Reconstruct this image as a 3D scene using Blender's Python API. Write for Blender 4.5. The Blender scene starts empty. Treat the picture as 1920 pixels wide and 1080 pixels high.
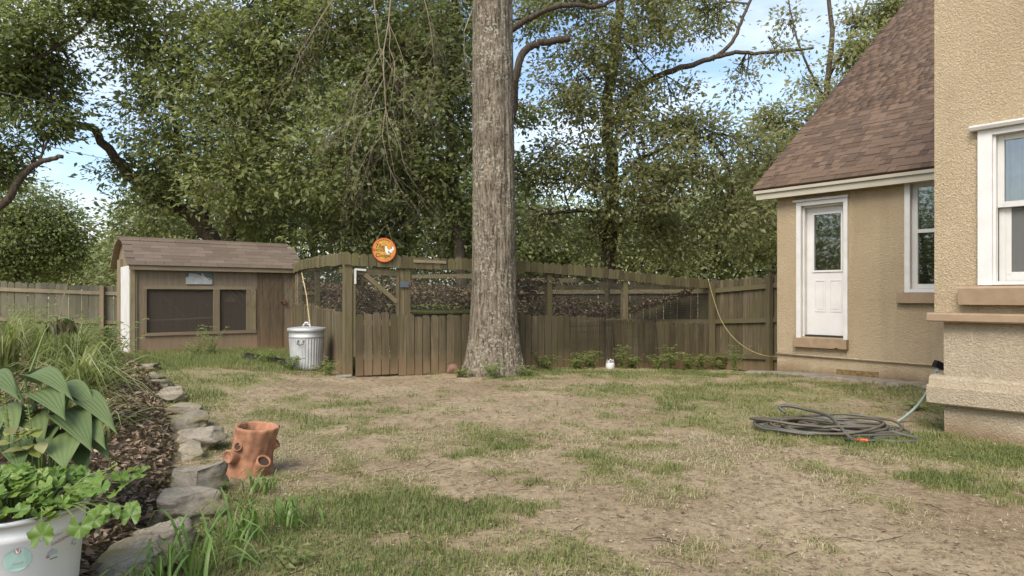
import bpy, math, random
import numpy as np
from mathutils import Vector, Matrix
random.seed(7)
RNG = np.random.default_rng(11)
PI = math.pi
R = math.radians
SC = bpy.context.scene
COL = SC.collection

# ------------------------------------------------------------------ camera
CAM_H, FPX, HORIZON = 1.25, 1280.0, 555.0
cam = bpy.data.cameras.new('camera'); camo = bpy.data.objects.new('camera', cam); COL.objects.link(camo)
camo.location = (0, 0, CAM_H); camo.rotation_euler = (PI / 2, 0, 0)
cam.sensor_width = 36.0; cam.lens = 24.0; cam.shift_y = (HORIZON - 540.0) / 1920.0
cam.clip_start = 0.05; cam.clip_end = 2000
SC.camera = camo

# ------------------------------------------------------------------ sky, sun, exposure
SUN_EL, SUN_AZ = R(47), R(206)
world = bpy.data.worlds.new('World'); SC.world = world; world.use_nodes = True
wn = world.node_tree.nodes; wl = world.node_tree.links
for n in list(wn): wn.remove(n)
w_out = wn.new('ShaderNodeOutputWorld'); w_bg = wn.new('ShaderNodeBackground')
w_sky = wn.new('ShaderNodeTexSky'); w_sky.sky_type = 'NISHITA'; w_sky.sun_disc = False
w_sky.sun_elevation = SUN_EL; w_sky.sun_rotation = SUN_AZ; w_sky.air_density = 1.0; w_sky.dust_density = 2.0; w_sky.ozone_density = 1.0
w_co = wn.new('ShaderNodeTexCoord'); w_map = wn.new('ShaderNodeMapping'); w_map.inputs['Scale'].default_value = (1.6, 1.6, 4.0)
w_noi = wn.new('ShaderNodeTexNoise'); w_noi.inputs['Scale'].default_value = 1.7; w_noi.inputs['Detail'].default_value = 7; w_noi.inputs['Roughness'].default_value = 0.58
w_rmp = wn.new('ShaderNodeValToRGB'); w_rmp.color_ramp.elements[0].position = 0.47; w_rmp.color_ramp.elements[1].position = 0.82
w_mix = wn.new('ShaderNodeMix'); w_mix.data_type = 'RGBA'; w_mix.inputs[7].default_value = (5.2, 5.25, 5.3, 1)
wl.new(w_co.outputs['Generated'], w_map.inputs['Vector']); wl.new(w_map.outputs['Vector'], w_noi.inputs['Vector'])
w_sep = wn.new('ShaderNodeSeparateXYZ'); w_low = wn.new('ShaderNodeMapRange'); w_low.inputs[1].default_value = 0.0; w_low.inputs[2].default_value = 0.45; w_low.inputs[3].default_value = 0.10; w_low.inputs[4].default_value = 0.0
w_add = wn.new('ShaderNodeMath'); w_add.operation = 'ADD'
wl.new(w_co.outputs['Generated'], w_sep.inputs[0]); wl.new(w_sep.outputs[2], w_low.inputs[0]); wl.new(w_noi.outputs['Fac'], w_add.inputs[0]); wl.new(w_low.outputs[0], w_add.inputs[1])
wl.new(w_add.outputs[0], w_rmp.inputs['Fac']); wl.new(w_rmp.outputs['Color'], w_mix.inputs[0])
wl.new(w_sky.outputs['Color'], w_mix.inputs[6]); wl.new(w_mix.outputs[2], w_bg.inputs['Color'])
w_bg.inputs['Strength'].default_value = 0.15
wl.new(w_bg.outputs['Background'], w_out.inputs['Surface'])

sun = bpy.data.lights.new('sun', 'SUN'); suno = bpy.data.objects.new('sun', sun); COL.objects.link(suno)
sun.energy = 2.1; sun.angle = R(32); sun.color = (1.0, 0.945, 0.85)
sd = Vector((math.sin(SUN_AZ) * math.cos(SUN_EL), math.cos(SUN_AZ) * math.cos(SUN_EL), math.sin(SUN_EL)))
suno.rotation_euler = sd.to_track_quat('Z', 'Y').to_euler(); suno.location = (0, -5, 20)

SC.view_settings.view_transform = 'Standard'; SC.view_settings.look = 'None'
SC.view_settings.exposure = 0.90; SC.view_settings.gamma = 1.0; SC.view_settings.use_curve_mapping = False
SC.render.engine = 'CYCLES'
SC.cycles.use_denoising = True
SC.cycles.max_bounces = 10; SC.cycles.diffuse_bounces = 6; SC.cycles.glossy_bounces = 3
SC.cycles.transmission_bounces = 6; SC.cycles.transparent_max_bounces = 12
SC.cycles.caustics_reflective = False; SC.cycles.caustics_refractive = False

# ------------------------------------------------------------------ maths helpers
def at(px, py, d):
    return Vector(((px - 960) / FPX * d, d, CAM_H - (py - HORIZON) / FPX * d))
def sm(v, a, b):
    t = np.clip((np.asarray(v, float) - a) / (b - a), 0, 1); return t * t * (3 - 2 * t)
_P = np.random.default_rng(3).random(65536)
def _h(ix, iy, iz=0):
    return _P[(ix * 73856093 ^ iy * 19349663 ^ iz * 83492791) & 65535]
def vnoise(x, y, z=0.0):
    x = np.asarray(x, float); y = np.asarray(y, float); z = np.asarray(z, float) + 0 * x
    ix = np.floor(x).astype(np.int64); iy = np.floor(y).astype(np.int64); iz = np.floor(z).astype(np.int64)
    fx = x - ix; fy = y - iy; fz = z - iz
    fx = fx * fx * (3 - 2 * fx); fy = fy * fy * (3 - 2 * fy); fz = fz * fz * (3 - 2 * fz)
    r = 0
    for a in (0, 1):
        for b in (0, 1):
            for c in (0, 1):
                r = r + _h(ix + a, iy + b, iz + c) * (fx if a else 1 - fx) * (fy if b else 1 - fy) * (fz if c else 1 - fz)
    return r
def fbm(x, y, z=0.0, o=4):
    s = 0; a = 0.5; t = 0
    for k in range(o):
        s = s + a * vnoise(np.asarray(x) * 2 ** k + 17.3 * k, np.asarray(y) * 2 ** k + 5.1 * k, np.asarray(z) * 2 ** k + 3.7 * k); t += a; a *= 0.5
    return s / t

# line of the stone edging: depth y -> x
EY = [0.5, 2.0, 3.0, 3.7, 4.3, 5.5, 6.3, 8.1, 10.6, 11.6]
EX = [-1.35, -1.52, -1.75, -1.95, -2.15, -2.70, -3.15, -4.20, -5.90, -6.8]
def edge_x(y): return np.interp(y, EY, EX)
def ground(x, y):
    x = np.asarray(x, float); y = np.asarray(y, float)
    z = 0.22 * sm(-x, 1.5, 5.0) * (1 - sm(y, 12.5, 16.5)) * sm(y, 3, 9)
    z = z - 0.27 * sm(x, -1.0, 4.2) * sm(y, 10.5, 14.4)
    z = z - 0.38 * sm(y, 14.5, 22.0)
    e = edge_x(y) - x
    z = z + (0.09 * sm(e, 0.0, 0.22) + 0.26 * sm(e, 0.3, 2.4)) * (1 - sm(y, 10.4, 11.8))
    return z
def gz(x, y): return float(ground(x, y))

# ------------------------------------------------------------------ mesh helpers
class MB:
    def __init__(s): s.v = []; s.f = []
    def add(s, vs, fs):
        b = len(s.v); s.v.extend([tuple(p) for p in vs]); s.f.extend([tuple(b + i for i in f) for f in fs]); return s
    def box(s, x0, x1, y0, y1, z0, z1, M=None):
        vs = [(x0, y0, z0), (x1, y0, z0), (x1, y1, z0), (x0, y1, z0), (x0, y0, z1), (x1, y0, z1), (x1, y1, z1), (x0, y1, z1)]
        if M is not None: vs = [M @ Vector(p) for p in vs]
        return s.add(vs, [(0, 3, 2, 1), (4, 5, 6, 7), (0, 1, 5, 4), (1, 2, 6, 5), (2, 3, 7, 6), (3, 0, 4, 7)])
    def bar(s, a, b, w, h, up=(0, 0, 1)):
        a = Vector(a); b = Vector(b); d = (b - a); L = d.length; d.normalize(); u = Vector(up)
        x = d.cross(u); x.normalize(); u = x.cross(d)
        M = Matrix((x, d, u)).transposed().to_4x4(); M.translation = a
        return s.box(-w / 2, w / 2, 0, L, -h / 2, h / 2, M)
    def tube(s, pts, rad, n=6, cap=True):
        pts = [Vector(p) for p in pts]; k = len(pts)
        if not hasattr(rad, '__len__'): rad = [rad] * k
        vs = []; t0 = (pts[1] - pts[0]).normalized()
        u = t0.orthogonal().normalized()
        for i, p in enumerate(pts):
            t = (pts[min(i + 1, k - 1)] - pts[max(i - 1, 0)])
            if t.length < 1e-9: t = t0.copy()
            t.normalize(); u = (u - t * u.dot(t))
            if u.length < 1e-6: u = t.orthogonal()
            u.normalize(); w = t.cross(u)
            for j in range(n):
                a = 2 * PI * j / n; vs.append(p + (u * math.cos(a) + w * math.sin(a)) * rad[i])
        fs = []
        for i in range(k - 1):
            for j in range(n):
                a = i * n + j; b = i * n + (j + 1) % n; fs.append((a, b, b + n, a + n))
        if cap: fs.append(tuple(range(n - 1, -1, -1))); fs.append(tuple((k - 1) * n + j for j in range(n)))
        return s.add(vs, fs)
    def lathe(s, prof, n=32, M=None, close=False):
        vs = []; fs = []
        for r, z in prof:
            for j in range(n):
                a = 2 * PI * j / n; p = Vector((r * math.cos(a), r * math.sin(a), z)); vs.append(M @ p if M is not None else p)
        for i in range(len(prof) - 1):
            for j in range(n):
                a = i * n + j; b = i * n + (j + 1) % n; fs.append((a, b, b + n, a + n))
        return s.add(vs, fs)
    def prism(s, poly, y0, y1, M=None):          # poly in x,z, extruded along y
        k = len(poly); vs = [(x, y0, z) for x, z in poly] + [(x, y1, z) for x, z in poly]
        if M is not None: vs = [M @ Vector(p) for p in vs]
        fs = [tuple(range(k)), tuple(range(2 * k - 1, k - 1, -1))] + [(j, j + k, (j + 1) % k + k, (j + 1) % k) for j in range(k)]
        return s.add(vs, fs)
    def mesh(s, name, mat=None, smooth=False):
        m = bpy.data.meshes.new(name); m.from_pydata(s.v, [], s.f); m.update()
        if mat is not None: m.materials.append(mat)
        if smooth: m.polygons.foreach_set('use_smooth', [True] * len(m.polygons))
        return m
def np_mesh(name, V, F, mat=None, smooth=False, rnd=None):
    V = np.asarray(V, np.float32); F = np.asarray(F, np.int32); k = F.shape[1]
    m = bpy.data.meshes.new(name); m.vertices.add(len(V)); m.vertices.foreach_set('co', V.ravel())
    m.loops.add(F.size); m.loops.foreach_set('vertex_index', F.ravel())
    m.polygons.add(len(F)); m.polygons.foreach_set('loop_start', np.arange(0, F.size, k, dtype=np.int32))
    try: m.polygons.foreach_set('loop_total', np.full(len(F), k, np.int32))
    except Exception: pass
    if smooth: m.polygons.foreach_set('use_smooth', np.ones(len(F), bool))
    m.update(calc_edges=True)
    if rnd is not None:
        a = m.attributes.new('rnd', 'FLOAT', 'FACE'); a.data.foreach_set('value', np.asarray(rnd, np.float32))
    if mat is not None: m.materials.append(mat)
    return m
def grid_faces(nu, nv, wrap=False):
    i = np.arange(nu - 1)[:, None]; j = np.arange(nv if wrap else nv - 1)[None, :]
    a = i * nv + j; b = i * nv + (j + 1) % nv
    return np.stack([a, b, b + nv, a + nv], -1).reshape(-1, 4)

def link(name, mesh, parent=None, loc=(0, 0, 0), rot=(0, 0, 0), world=False):
    o = bpy.data.objects.new(name, mesh); COL.objects.link(o); o.location = loc; o.rotation_euler = rot
    if parent is not None:
        o.parent = parent
        if world: o.matrix_parent_inverse = PM[parent.name].inverted()
    return o
PM = {}
def tag(o, label=None, cat=None, group=None, kind=None):
    if label: o['label'] = label
    if cat: o['category'] = cat
    if group: o['group'] = group
    if kind: o['kind'] = kind
    return o
def thing(name, label, cat, loc=(0, 0, 0), rotz=0.0, group=None, kind=None):
    o = bpy.data.objects.new(name, None); COL.objects.link(o); o.empty_display_size = 0.1
    o.location = loc; o.rotation_euler = (0, 0, rotz)
    PM[o.name] = Matrix.Translation(Vector(loc)) @ Matrix.Rotation(rotz, 4, 'Z')
    return tag(o, label, cat, group, kind)
def wpart(name, mb, mat, parent, smooth=False):        # part built in world coordinates
    return link(name, mb.mesh(name, mat, smooth) if isinstance(mb, MB) else mb, parent, world=True)
def lpart(name, mb, mat, parent, loc=(0, 0, 0), rot=(0, 0, 0), smooth=False):   # part built in the thing's own coordinates
    return link(name, mb.mesh(name, mat, smooth) if isinstance(mb, MB) else mb, parent, loc, rot)

# ------------------------------------------------------------------ materials
class NT:
    def __init__(s, name):
        s.m = bpy.data.materials.new(name); s.m.use_nodes = True; s.t = s.m.node_tree
        s.b = s.t.nodes['Principled BSDF']; s.out = s.t.nodes['Material Output']
    def n(s, typ, **kw):
        n = s.t.nodes.new('ShaderNode' + typ)
        for k, v in kw.items():
            if k in n.inputs.keys(): n.inputs[k].default_value = v
            else: setattr(n, k, v)
        return n
    def l(s, a, b): s.t.links.new(a, b)
    def coord(s, which='Object', scale=(1, 1, 1)):
        c = s.n('TexCoord'); m = s.n('Mapping'); m.inputs['Scale'].default_value = scale; s.l(c.outputs[which], m.inputs['Vector']); return m.outputs['Vector']
    def noise(s, vec, scale, detail=4, rough=0.55, out='Fac', dist=0.0):
        n = s.n('TexNoise'); n.inputs['Scale'].default_value = scale; n.inputs['Detail'].default_value = detail; n.inputs['Roughness'].default_value = rough; n.inputs['Distortion'].default_value = dist
        if vec is not None: s.l(vec, n.inputs['Vector'])
        return n.outputs[out]
    def ramp(s, fac, stops, interp='LINEAR'):
        r = s.n('ValToRGB'); e = r.color_ramp; e.interpolation = interp
        while len(e.elements) < len(stops): e.elements.new(0.5)
        for el, (p, c) in zip(e.elements, stops):
            el.position = p; el.color = (c, c, c, 1) if not hasattr(c, '__len__') else (*c, 1)
        s.l(fac, r.inputs['Fac']); return r.outputs['Color']
    def mix(s, fac, a, b, mode='MIX'):
        m = s.n('Mix', data_type='RGBA', blend_type=mode)
        for sock, v in ((m.inputs[0], fac), (m.inputs[6], a), (m.inputs[7], b)):
            if hasattr(v, 'is_linked'): s.l(v, sock)
            elif hasattr(v, '__len__'): sock.default_value = (*v, 1)
            else: sock.default_value = v
        return m.outputs[2]
    def math(s, op, a, b=0.0):
        m = s.n('Math', operation=op)
        for sock, v in ((m.inputs[0], a), (m.inputs[1], b)):
            if hasattr(v, 'is_linked'): s.l(v, sock)
            else: sock.default_value = v
        return m.outputs[0]
    def bump(s, h, strength=0.5, dist=0.01):
        b = s.n('Bump'); b.inputs['Strength'].default_value = strength; b.inputs['Distance'].default_value = dist
        s.l(h, b.inputs['Height']); s.l(b.outputs['Normal'], s.b.inputs['Normal']); return b
    def col(s, c):
        if hasattr(c, 'is_linked'): s.l(c, s.b.inputs['Base Color'])
        else: s.b.inputs['Base Color'].default_value = (*c, 1)
    def set(s, rough=0.7, metal=0.0, spec=0.4):
        s.b.inputs['Roughness'].default_value = rough; s.b.inputs['Metallic'].default_value = metal; s.b.inputs['Specular IOR Level'].default_value = spec; return s.m
    def rand(s): return s.n('ObjectInfo').outputs['Random']
    def attr(s, name): return s.n('Attribute', attribute_name=name).outputs['Fac']
def plain(name, c, rough=0.6, metal=0.0, var=0.25, scale=9.0, bump=0.0, spec=0.4):
    t = NT(name); v = t.coord('Object'); f = t.noise(v, scale, 5)
    t.col(t.mix(t.ramp(f, [(0.3, 0.0), (0.7, 1.0)]), tuple(x * (1 - var) for x in c), tuple(min(1, x * (1 + var * 0.6)) for x in c)))
    if bump: t.bump(t.noise(v, scale * 6, 4), bump, 0.004)
    return t.set(rough, metal, spec)
def wood(name, dark, light, moss=None, mud=None, vertical=True, scale=1.0, mudtop=0.35):
    t = NT(name); sc = (22 * scale, 22 * scale, 1.6 * scale) if vertical else (1.6 * scale, 22 * scale, 22 * scale)
    oi = t.n('ObjectInfo'); c = t.n('TexCoord'); ad = t.n('VectorMath', operation='ADD'); t.l(c.outputs['Object'], ad.inputs[0]); 
    cm = t.n('CombineXYZ'); 
    rm = t.math('MULTIPLY', oi.outputs['Random'], 37.0)
    for i in range(3): t.l(rm, cm.inputs[i])
    t.l(cm.outputs[0], ad.inputs[1]); mp = t.n('Mapping'); mp.inputs['Scale'].default_value = sc; t.l(ad.outputs[0], mp.inputs['Vector'])
    grain = t.noise(mp.outputs['Vector'], 1.0, 6, 0.65, dist=0.6)
    big = t.noise(ad.outputs[0], 2.2, 4)
    base = t.mix(t.ramp(grain, [(0.28, 0.0), (0.72, 1.0)]), dark, light)
    base = t.mix(t.math('MULTIPLY', oi.outputs['Random'], 0.75), base, tuple(x * 0.7 for x in dark))
    if moss: base = t.mix(t.ramp(big, [(0.44, 0.0), (0.68, 0.6)]), base, moss)
    if mud:
        sp = t.n('SeparateXYZ'); t.l(c.outputs['Object'], sp.inputs[0])
        zz = t.math('ADD', sp.outputs[2], t.math('MULTIPLY', t.math('SUBTRACT', big, 0.5), 0.6))
        base = t.mix(t.ramp(zz, [(0.0, 0.75), (mudtop, 0.0)]), base, mud)
    t.col(base); t.bump(grain, 0.5, 0.004)
    return t.set(0.88, 0, 0.2)
M = {}
def stucco(name, a, b):
    t = NT(name); v = t.coord('Object')
    n1 = t.noise(v, 66, 3, 0.55, dist=0.8); st = t.noise(t.coord('Object', (5, 5, .45)), 1.0, 5, .6); n2 = t.noise(v, 120, 3); n3 = t.noise(v, 1.3, 5); vo = t.n('TexVoronoi', feature='SMOOTH_F1'); vo.inputs['Scale'].default_value = 64; t.l(v, vo.inputs['Vector'])
    h = t.math('ADD', t.ramp(n1, [(0.38, 0.0), (0.58, 1.0)]), t.math('MULTIPLY', n2, 0.35)); h = t.math('SUBTRACT', h, t.math('MULTIPLY', vo.outputs['Distance'], 0.8)); h = t.math('ADD', h, t.math('MULTIPLY', t.noise(v, 24, 2, 0.5, dist=0.6), 1.6))
    c = t.mix(t.ramp(n3, [(0.3, 0.0), (0.7, 1.0)]), a, b); c = t.mix(t.ramp(n1, [(0.3, 0.35), (0.5, 0.0)]), c, tuple(x * 0.62 for x in a))
    sp = t.n('SeparateXYZ'); t.l(v, sp.inputs[0]); zz = t.math('ADD', sp.outputs[2], t.math('MULTIPLY', t.math('SUBTRACT', n3, 0.5), 0.5)); c = t.mix(t.ramp(zz, [(-0.1, 0.8), (0.17, 0.0)]), c, (0.20, 0.135, 0.075))
    c = t.mix(t.ramp(st, [(0.5, 0.0), (0.75, 0.28)]), c, tuple(x * 0.62 for x in a))
    t.col(c); t.bump(h, 0.8, 0.0075); return t.set(0.92, 0, 0.15)
M['stucco'] = stucco('stucco_tan', (0.385, 0.30, 0.19), (0.455, 0.365, 0.24))
M['stucco_plinth'] = stucco('stucco_plinth', (0.365, 0.298, 0.205), (0.43, 0.36, 0.258))
M['sill'] = plain('sill_brown_paint', (0.285, 0.20, 0.125), 0.7, var=0.16, bump=0.15)
M['white'] = plain('white_paint', (0.60, 0.585, 0.555), 0.5, var=0.1, scale=5, bump=0.05)
M['door'] = plain('white_door_paint', (0.62, 0.60, 0.575), 0.45, var=0.07, scale=4)
M['cream'] = plain('cream_fascia_paint', (0.42, 0.385, 0.30), 0.6, var=0.1, scale=3)
M['vinyl'] = plain('grey_vinyl', (0.52, 0.51, 0.48), 0.5, var=0.06)
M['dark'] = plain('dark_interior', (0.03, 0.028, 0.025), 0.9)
M['blind'] = plain('dark_blind_slat', (0.16, 0.15, 0.14), 0.6)
M['curtain'] = plain('white_curtain', (0.62, 0.62, 0.60), 0.9)
def glass(name, tint=(0.02, 0.022, 0.022), mixf=0.45):
    t = NT(name); gl = t.n('BsdfGlossy'); gl.inputs['Roughness'].default_value = 0.02; gl.inputs['Color'].default_value = (0.9, 0.93, 0.95, 1)
    tr = t.n('BsdfTransparent'); tr.inputs['Color'].default_value = (0.72, 0.75, 0.74, 1)
    fr = t.n('Fresnel'); fr.inputs['IOR'].default_value = 1.5; f = t.math('ADD', t.math('MULTIPLY', fr.outputs[0], 1.0), mixf * 0.25)
    mx = t.n('MixShader'); t.l(f, mx.inputs[0]); t.l(tr.outputs[0], mx.inputs[1]); t.l(gl.outputs[0], mx.inputs[2]); t.l(mx.outputs[0], t.out.inputs['Surface']); return t.m
M['glass'] = glass('window_glass')
def screen(name, c, alpha):
    t = NT(name); df = t.n('BsdfDiffuse'); df.inputs['Color'].default_value = (*c, 1); tr = t.n('BsdfTransparent'); mx = t.n('MixShader'); mx.inputs[0].default_value = alpha
    t.l(tr.outputs[0], mx.inputs[1]); t.l(df.outputs[0], mx.inputs[2]); t.l(mx.outputs[0], t.out.inputs['Surface']); return t.m
M['screen'] = screen('insect_screen', (0.12, 0.10, 0.078), 0.38)
M['winscreen'] = screen('window_screen', (0.16, 0.16, 0.15), 0.6)
M['picket'] = wood('weathered_picket', (0.07, 0.055, 0.034), (0.225, 0.18, 0.112), moss=(0.095, 0.088, 0.036), mud=(0.23, 0.155, 0.085))
M['picketdark'] = wood('shade_dark_mossy_picket', (0.035, 0.028, 0.018), (0.115, 0.092, 0.056), moss=(0.06, 0.06, 0.022))  # mossy picket wood, darkened so its colour carries the run's inner shade
M['trimwood'] = wood('mossy_trim_board', (0.075, 0.062, 0.034), (0.21, 0.175, 0.10), moss=(0.125, 0.12, 0.042))
M['postwood'] = wood('mossy_post', (0.09, 0.073, 0.042), (0.24, 0.195, 0.115), moss=(0.115, 0.108, 0.04), mud=(0.23, 0.15, 0.08))
M['railwood'] = wood('rail_wood', (0.13, 0.105, 0.06), (0.25, 0.205, 0.12), moss=(0.12, 0.115, 0.045), vertical=False)
M['greyfence'] = wood('grey_fence_board', (0.155, 0.14, 0.10), (0.30, 0.275, 0.20), moss=(0.13, 0.135, 0.07))
M['tanwood'] = wood('tan_fence_rail', (0.24, 0.19, 0.12), (0.40, 0.33, 0.22), vertical=False)
M['tanpost'] = wood('tan_fence_post', (0.22, 0.165, 0.10), (0.36, 0.28, 0.18))
M['ply'] = wood('shed_plywood', (0.165, 0.125, 0.083), (0.315, 0.25, 0.17), mud=(0.29, 0.195, 0.115), mudtop=0.75)
M['plydoor'] = wood('shed_door_plywood', (0.085, 0.06, 0.037), (0.27, 0.20, 0.125), mud=(0.21, 0.135, 0.075), scale=0.8, mudtop=0.6)
M['shedtrim'] = wood('shed_trim', (0.20, 0.155, 0.10), (0.40, 0.32, 0.215), vertical=False)
M['shedtrimv'] = wood('shed_trim_upright', (0.18, 0.14, 0.09), (0.37, 0.295, 0.195), moss=(0.16, 0.14, 0.06))
def shingle_mat(name, stops, sc=1.0):
    t = NT(name); v = t.coord('Object'); f = t.attr('rnd'); c = t.ramp(f, stops)
    g = t.noise(v, 260 * sc, 2); c = t.mix(t.ramp(g, [(0.35, 0.45), (0.65, 0.0)]), c, (0.03, 0.022, 0.018))
    t.col(c); t.bump(g, 0.5, 0.003); return t.set(0.95, 0, 0.15)
M['shingle'] = shingle_mat('brown_shingle', [(0.0, (0.125, 0.085, 0.06)), (0.35, (0.165, 0.112, 0.078)), (0.6, (0.205, 0.14, 0.098)), (0.8, (0.145, 0.10, 0.072)), (1.0, (0.09, 0.066, 0.052))])
M['shedshingle'] = shingle_mat('shed_shingle', [(0.0, (0.15, 0.115, 0.088)), (0.5, (0.175, 0.137, 0.105)), (1.0, (0.20, 0.155, 0.12))])
def leaf_mat(name, stops, trans=0.52, rough=0.42, tcol=(0.32, 0.37, 0.09)):
    t = NT(name); c = t.ramp(t.attr('rnd'), stops); t.col(c); t.set(rough, 0, 0.5)
    tl = t.n('BsdfTranslucent'); t.l(t.mix(0.55, c, tcol, 'MIX'), tl.inputs['Color'])
    mx = t.n('MixShader'); mx.inputs[0].default_value = trans; t.l(t.b.outputs[0], mx.inputs[1]); t.l(tl.outputs[0], mx.inputs[2]); t.l(mx.outputs[0], t.out.inputs['Surface']); return t.m
M['leaf_dark'] = leaf_mat('oak_leaf_dark', [(0, (0.13, 0.155, 0.050)), (0.6, (0.215, 0.24, 0.085)), (1, (0.34, 0.36, 0.155))])
M['leaf_olive'] = leaf_mat('oak_leaf_olive', [(0, (0.18, 0.185, 0.07)), (0.6, (0.30, 0.295, 0.125)), (0.93, (0.42, 0.40, 0.20)), (1, (0.36, 0.26, 0.15))])
M['leaf_mid'] = leaf_mat('leaf_mid', [(0, (0.14, 0.175, 0.06)), (0.6, (0.21, 0.25, 0.088)), (1, (0.31, 0.33, 0.14))])
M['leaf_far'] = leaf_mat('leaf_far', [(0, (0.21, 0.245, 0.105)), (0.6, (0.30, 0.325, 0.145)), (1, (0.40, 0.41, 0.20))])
M['leaf_weed'] = leaf_mat('weed_leaf', [(0, (0.13, 0.18, 0.05)), (0.6, (0.21, 0.26, 0.08)), (1, (0.30, 0.32, 0.12))])
M['leaf_lime'] = leaf_mat('geranium_leaf', [(0, (0.11, 0.20, 0.03)), (0.6, (0.17, 0.28, 0.05)), (1, (0.25, 0.35, 0.08))])
M['blade'] = leaf_mat('variegated_blade', [(0, (0.09, 0.135, 0.03)), (0.5, (0.17, 0.215, 0.06)), (0.75, (0.30, 0.32, 0.13)), (1, (0.45, 0.44, 0.24))])
M['grass'] = leaf_mat('lawn_grass', [(0, (0.11, 0.145, 0.035)), (0.35, (0.18, 0.205, 0.06)), (0.55, (0.255, 0.245, 0.095)), (0.75, (0.36, 0.31, 0.165)), (1, (0.46, 0.39, 0.25))], 0.3, 0.6)
M['weedgrass'] = leaf_mat('broad_grass', [(0, (0.085, 0.16, 0.03)), (1, (0.17, 0.27, 0.06))], 0.3)
M['litter'] = leaf_mat('dead_leaf', [(0, (0.06, 0.042, 0.028)), (0.4, (0.15, 0.10, 0.062)), (0.7, (0.27, 0.19, 0.12)), (0.92, (0.39, 0.30, 0.20)), (1, (0.50, 0.42, 0.32))], 0.12, 0.7)
def bark(name, dark, light, lichen=None, sc=1.0):
    t = NT(name); v = t.coord('Object', (9 * sc, 9 * sc, 1.5 * sc)); v2 = t.coord('Object')
    n1 = t.noise(v, 3.0, 7, 0.65, dist=0.7); c = t.mix(t.ramp(n1, [(0.36, 0.0), (0.62, 1.0)]), dark, light)
    if lichen:
        sp = t.n('SeparateXYZ'); t.l(v2, sp.inputs[0])
        low = t.ramp(sp.outputs[2], [(0.0, 0.03), (0.45, 0.0), (1.0, -0.0)])
        n2 = t.noise(v2, 26, 5, 0.6); n3 = t.noise(v2, 2.2, 3)
        k = t.math('MULTIPLY', t.ramp(n2, [(0.52, 0.0), (0.60, 1.0)]), t.ramp(n3, [(0.34, 0.15), (0.60, 0.9)]))
        c = t.mix(k, c, lichen)
    t.col(c); t.bump(n1, 1.0, 0.025); return t.set(0.95, 0, 0.12)
M['bark_main'] = bark('oak_bark_lichen', (0.05, 0.04, 0.029), (0.23, 0.19, 0.14), (0.36, 0.345, 0.265))
M['bark'] = bark('tree_bark', (0.045, 0.036, 0.027), (0.14, 0.11, 0.08))
M['bark_pale'] = bark('pale_limb_bark', (0.13, 0.10, 0.07), (0.30, 0.24, 0.165))
M['twig'] = plain('dead_twig', (0.22, 0.18, 0.125), 0.9)
def ground_mat():
    t = NT('yard_soil'); v = t.coord('Object'); g = t.attr('cover')
    n1 = t.noise(v, 0.9, 6, 0.6); n2 = t.noise(v, 14, 6, 0.7); n3 = t.noise(v, 70, 4, 0.7)
    soil = t.mix(t.ramp(n1, [(0.35, 0.0), (0.65, 1.0)]), (0.26, 0.197, 0.118), (0.40, 0.32, 0.205))
    soil = t.mix(t.ramp(n2, [(0.48, 0.0), (0.66, 0.8)]), soil, (0.12, 0.085, 0.055)); soil = t.mix(t.ramp(t.noise(v, 220, 3, 0.7), [(0.5, 0.0), (0.66, 0.7)]), soil, (0.10, 0.07, 0.045))
    soil = t.mix(t.ramp(n3, [(0.55, 0.0), (0.72, 0.55)]), soil, (0.42, 0.36, 0.265))
    that = t.mix(t.ramp(n2, [(0.35, 0.0), (0.65, 1.0)]), (0.165, 0.152, 0.066), (0.28, 0.25, 0.125))
    gg = t.math('ADD', g, t.math('MULTIPLY', t.math('SUBTRACT', n2, 0.5), 0.5))
    c = t.mix(t.ramp(gg, [(0.25, 0.0), (0.7, 0.9)]), soil, that)
    t.col(c); t.bump(t.math('ADD', n2, t.math('MULTIPLY', n3, 0.6)), 0.8, 0.02); return t.set(0.97, 0, 0.1)
M['ground'] = ground_mat()
def mulch_mat():
    t = NT('mulch'); v = t.coord('Object'); n2 = t.noise(v, 26, 6, 0.7); n1 = t.noise(v, 1.5, 4)
    c = t.mix(t.ramp(n2, [(0.35, 0.0), (0.7, 1.0)]), (0.035, 0.025, 0.018), (0.15, 0.105, 0.07)); c = t.mix(t.ramp(n1, [(0.5, 0), (0.8, 0.5)]), c, (0.19, 0.145, 0.10))
    t.col(c); t.bump(n2, 1.0, 0.03); return t.set(0.97, 0, 0.1)
M['mulch'] = mulch_mat()
def stone_mat():
    t = NT('edging_stone'); v = t.coord('Object', (1, 1, 3)); oi = t.rand(); n1 = t.noise(v, 5, 7, 0.65, dist=0.5); n2 = t.noise(v, 40, 4, 0.7); n3 = t.noise(v, 2.5, 3)
    c = t.mix(t.ramp(n1, [(0.3, 0.0), (0.7, 1.0)]), (0.14, 0.118, 0.086), (0.34, 0.30, 0.235)); c = t.mix(t.ramp(n2, [(0.5, 0.0), (0.7, 0.5)]), c, (0.47, 0.40, 0.30))
    c = t.mix(t.math('MULTIPLY', t.ramp(n3, [(0.42, 0.0), (0.6, 1.0)]), t.math('ADD', t.math('MULTIPLY', oi, 0.7), 0.25)), c, (0.17, 0.15, 0.05)); t.col(c); t.bump(t.math('ADD', n1, t.math('MULTIPLY', n2, 0.3)), 0.9, 0.02); return t.set(0.93, 0, 0.2)
M['stone'] = stone_mat()
M['concrete'] = plain('old_concrete', (0.22, 0.19, 0.15), 0.9, var=0.4, scale=7, bump=0.5)
M['pebble'] = plain('pale_pebble', (0.36, 0.30, 0.22), 0.9)
M['terracotta'] = plain('terracotta', (0.34, 0.165, 0.092), 0.9, var=0.4, scale=14, bump=0.5)
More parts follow.
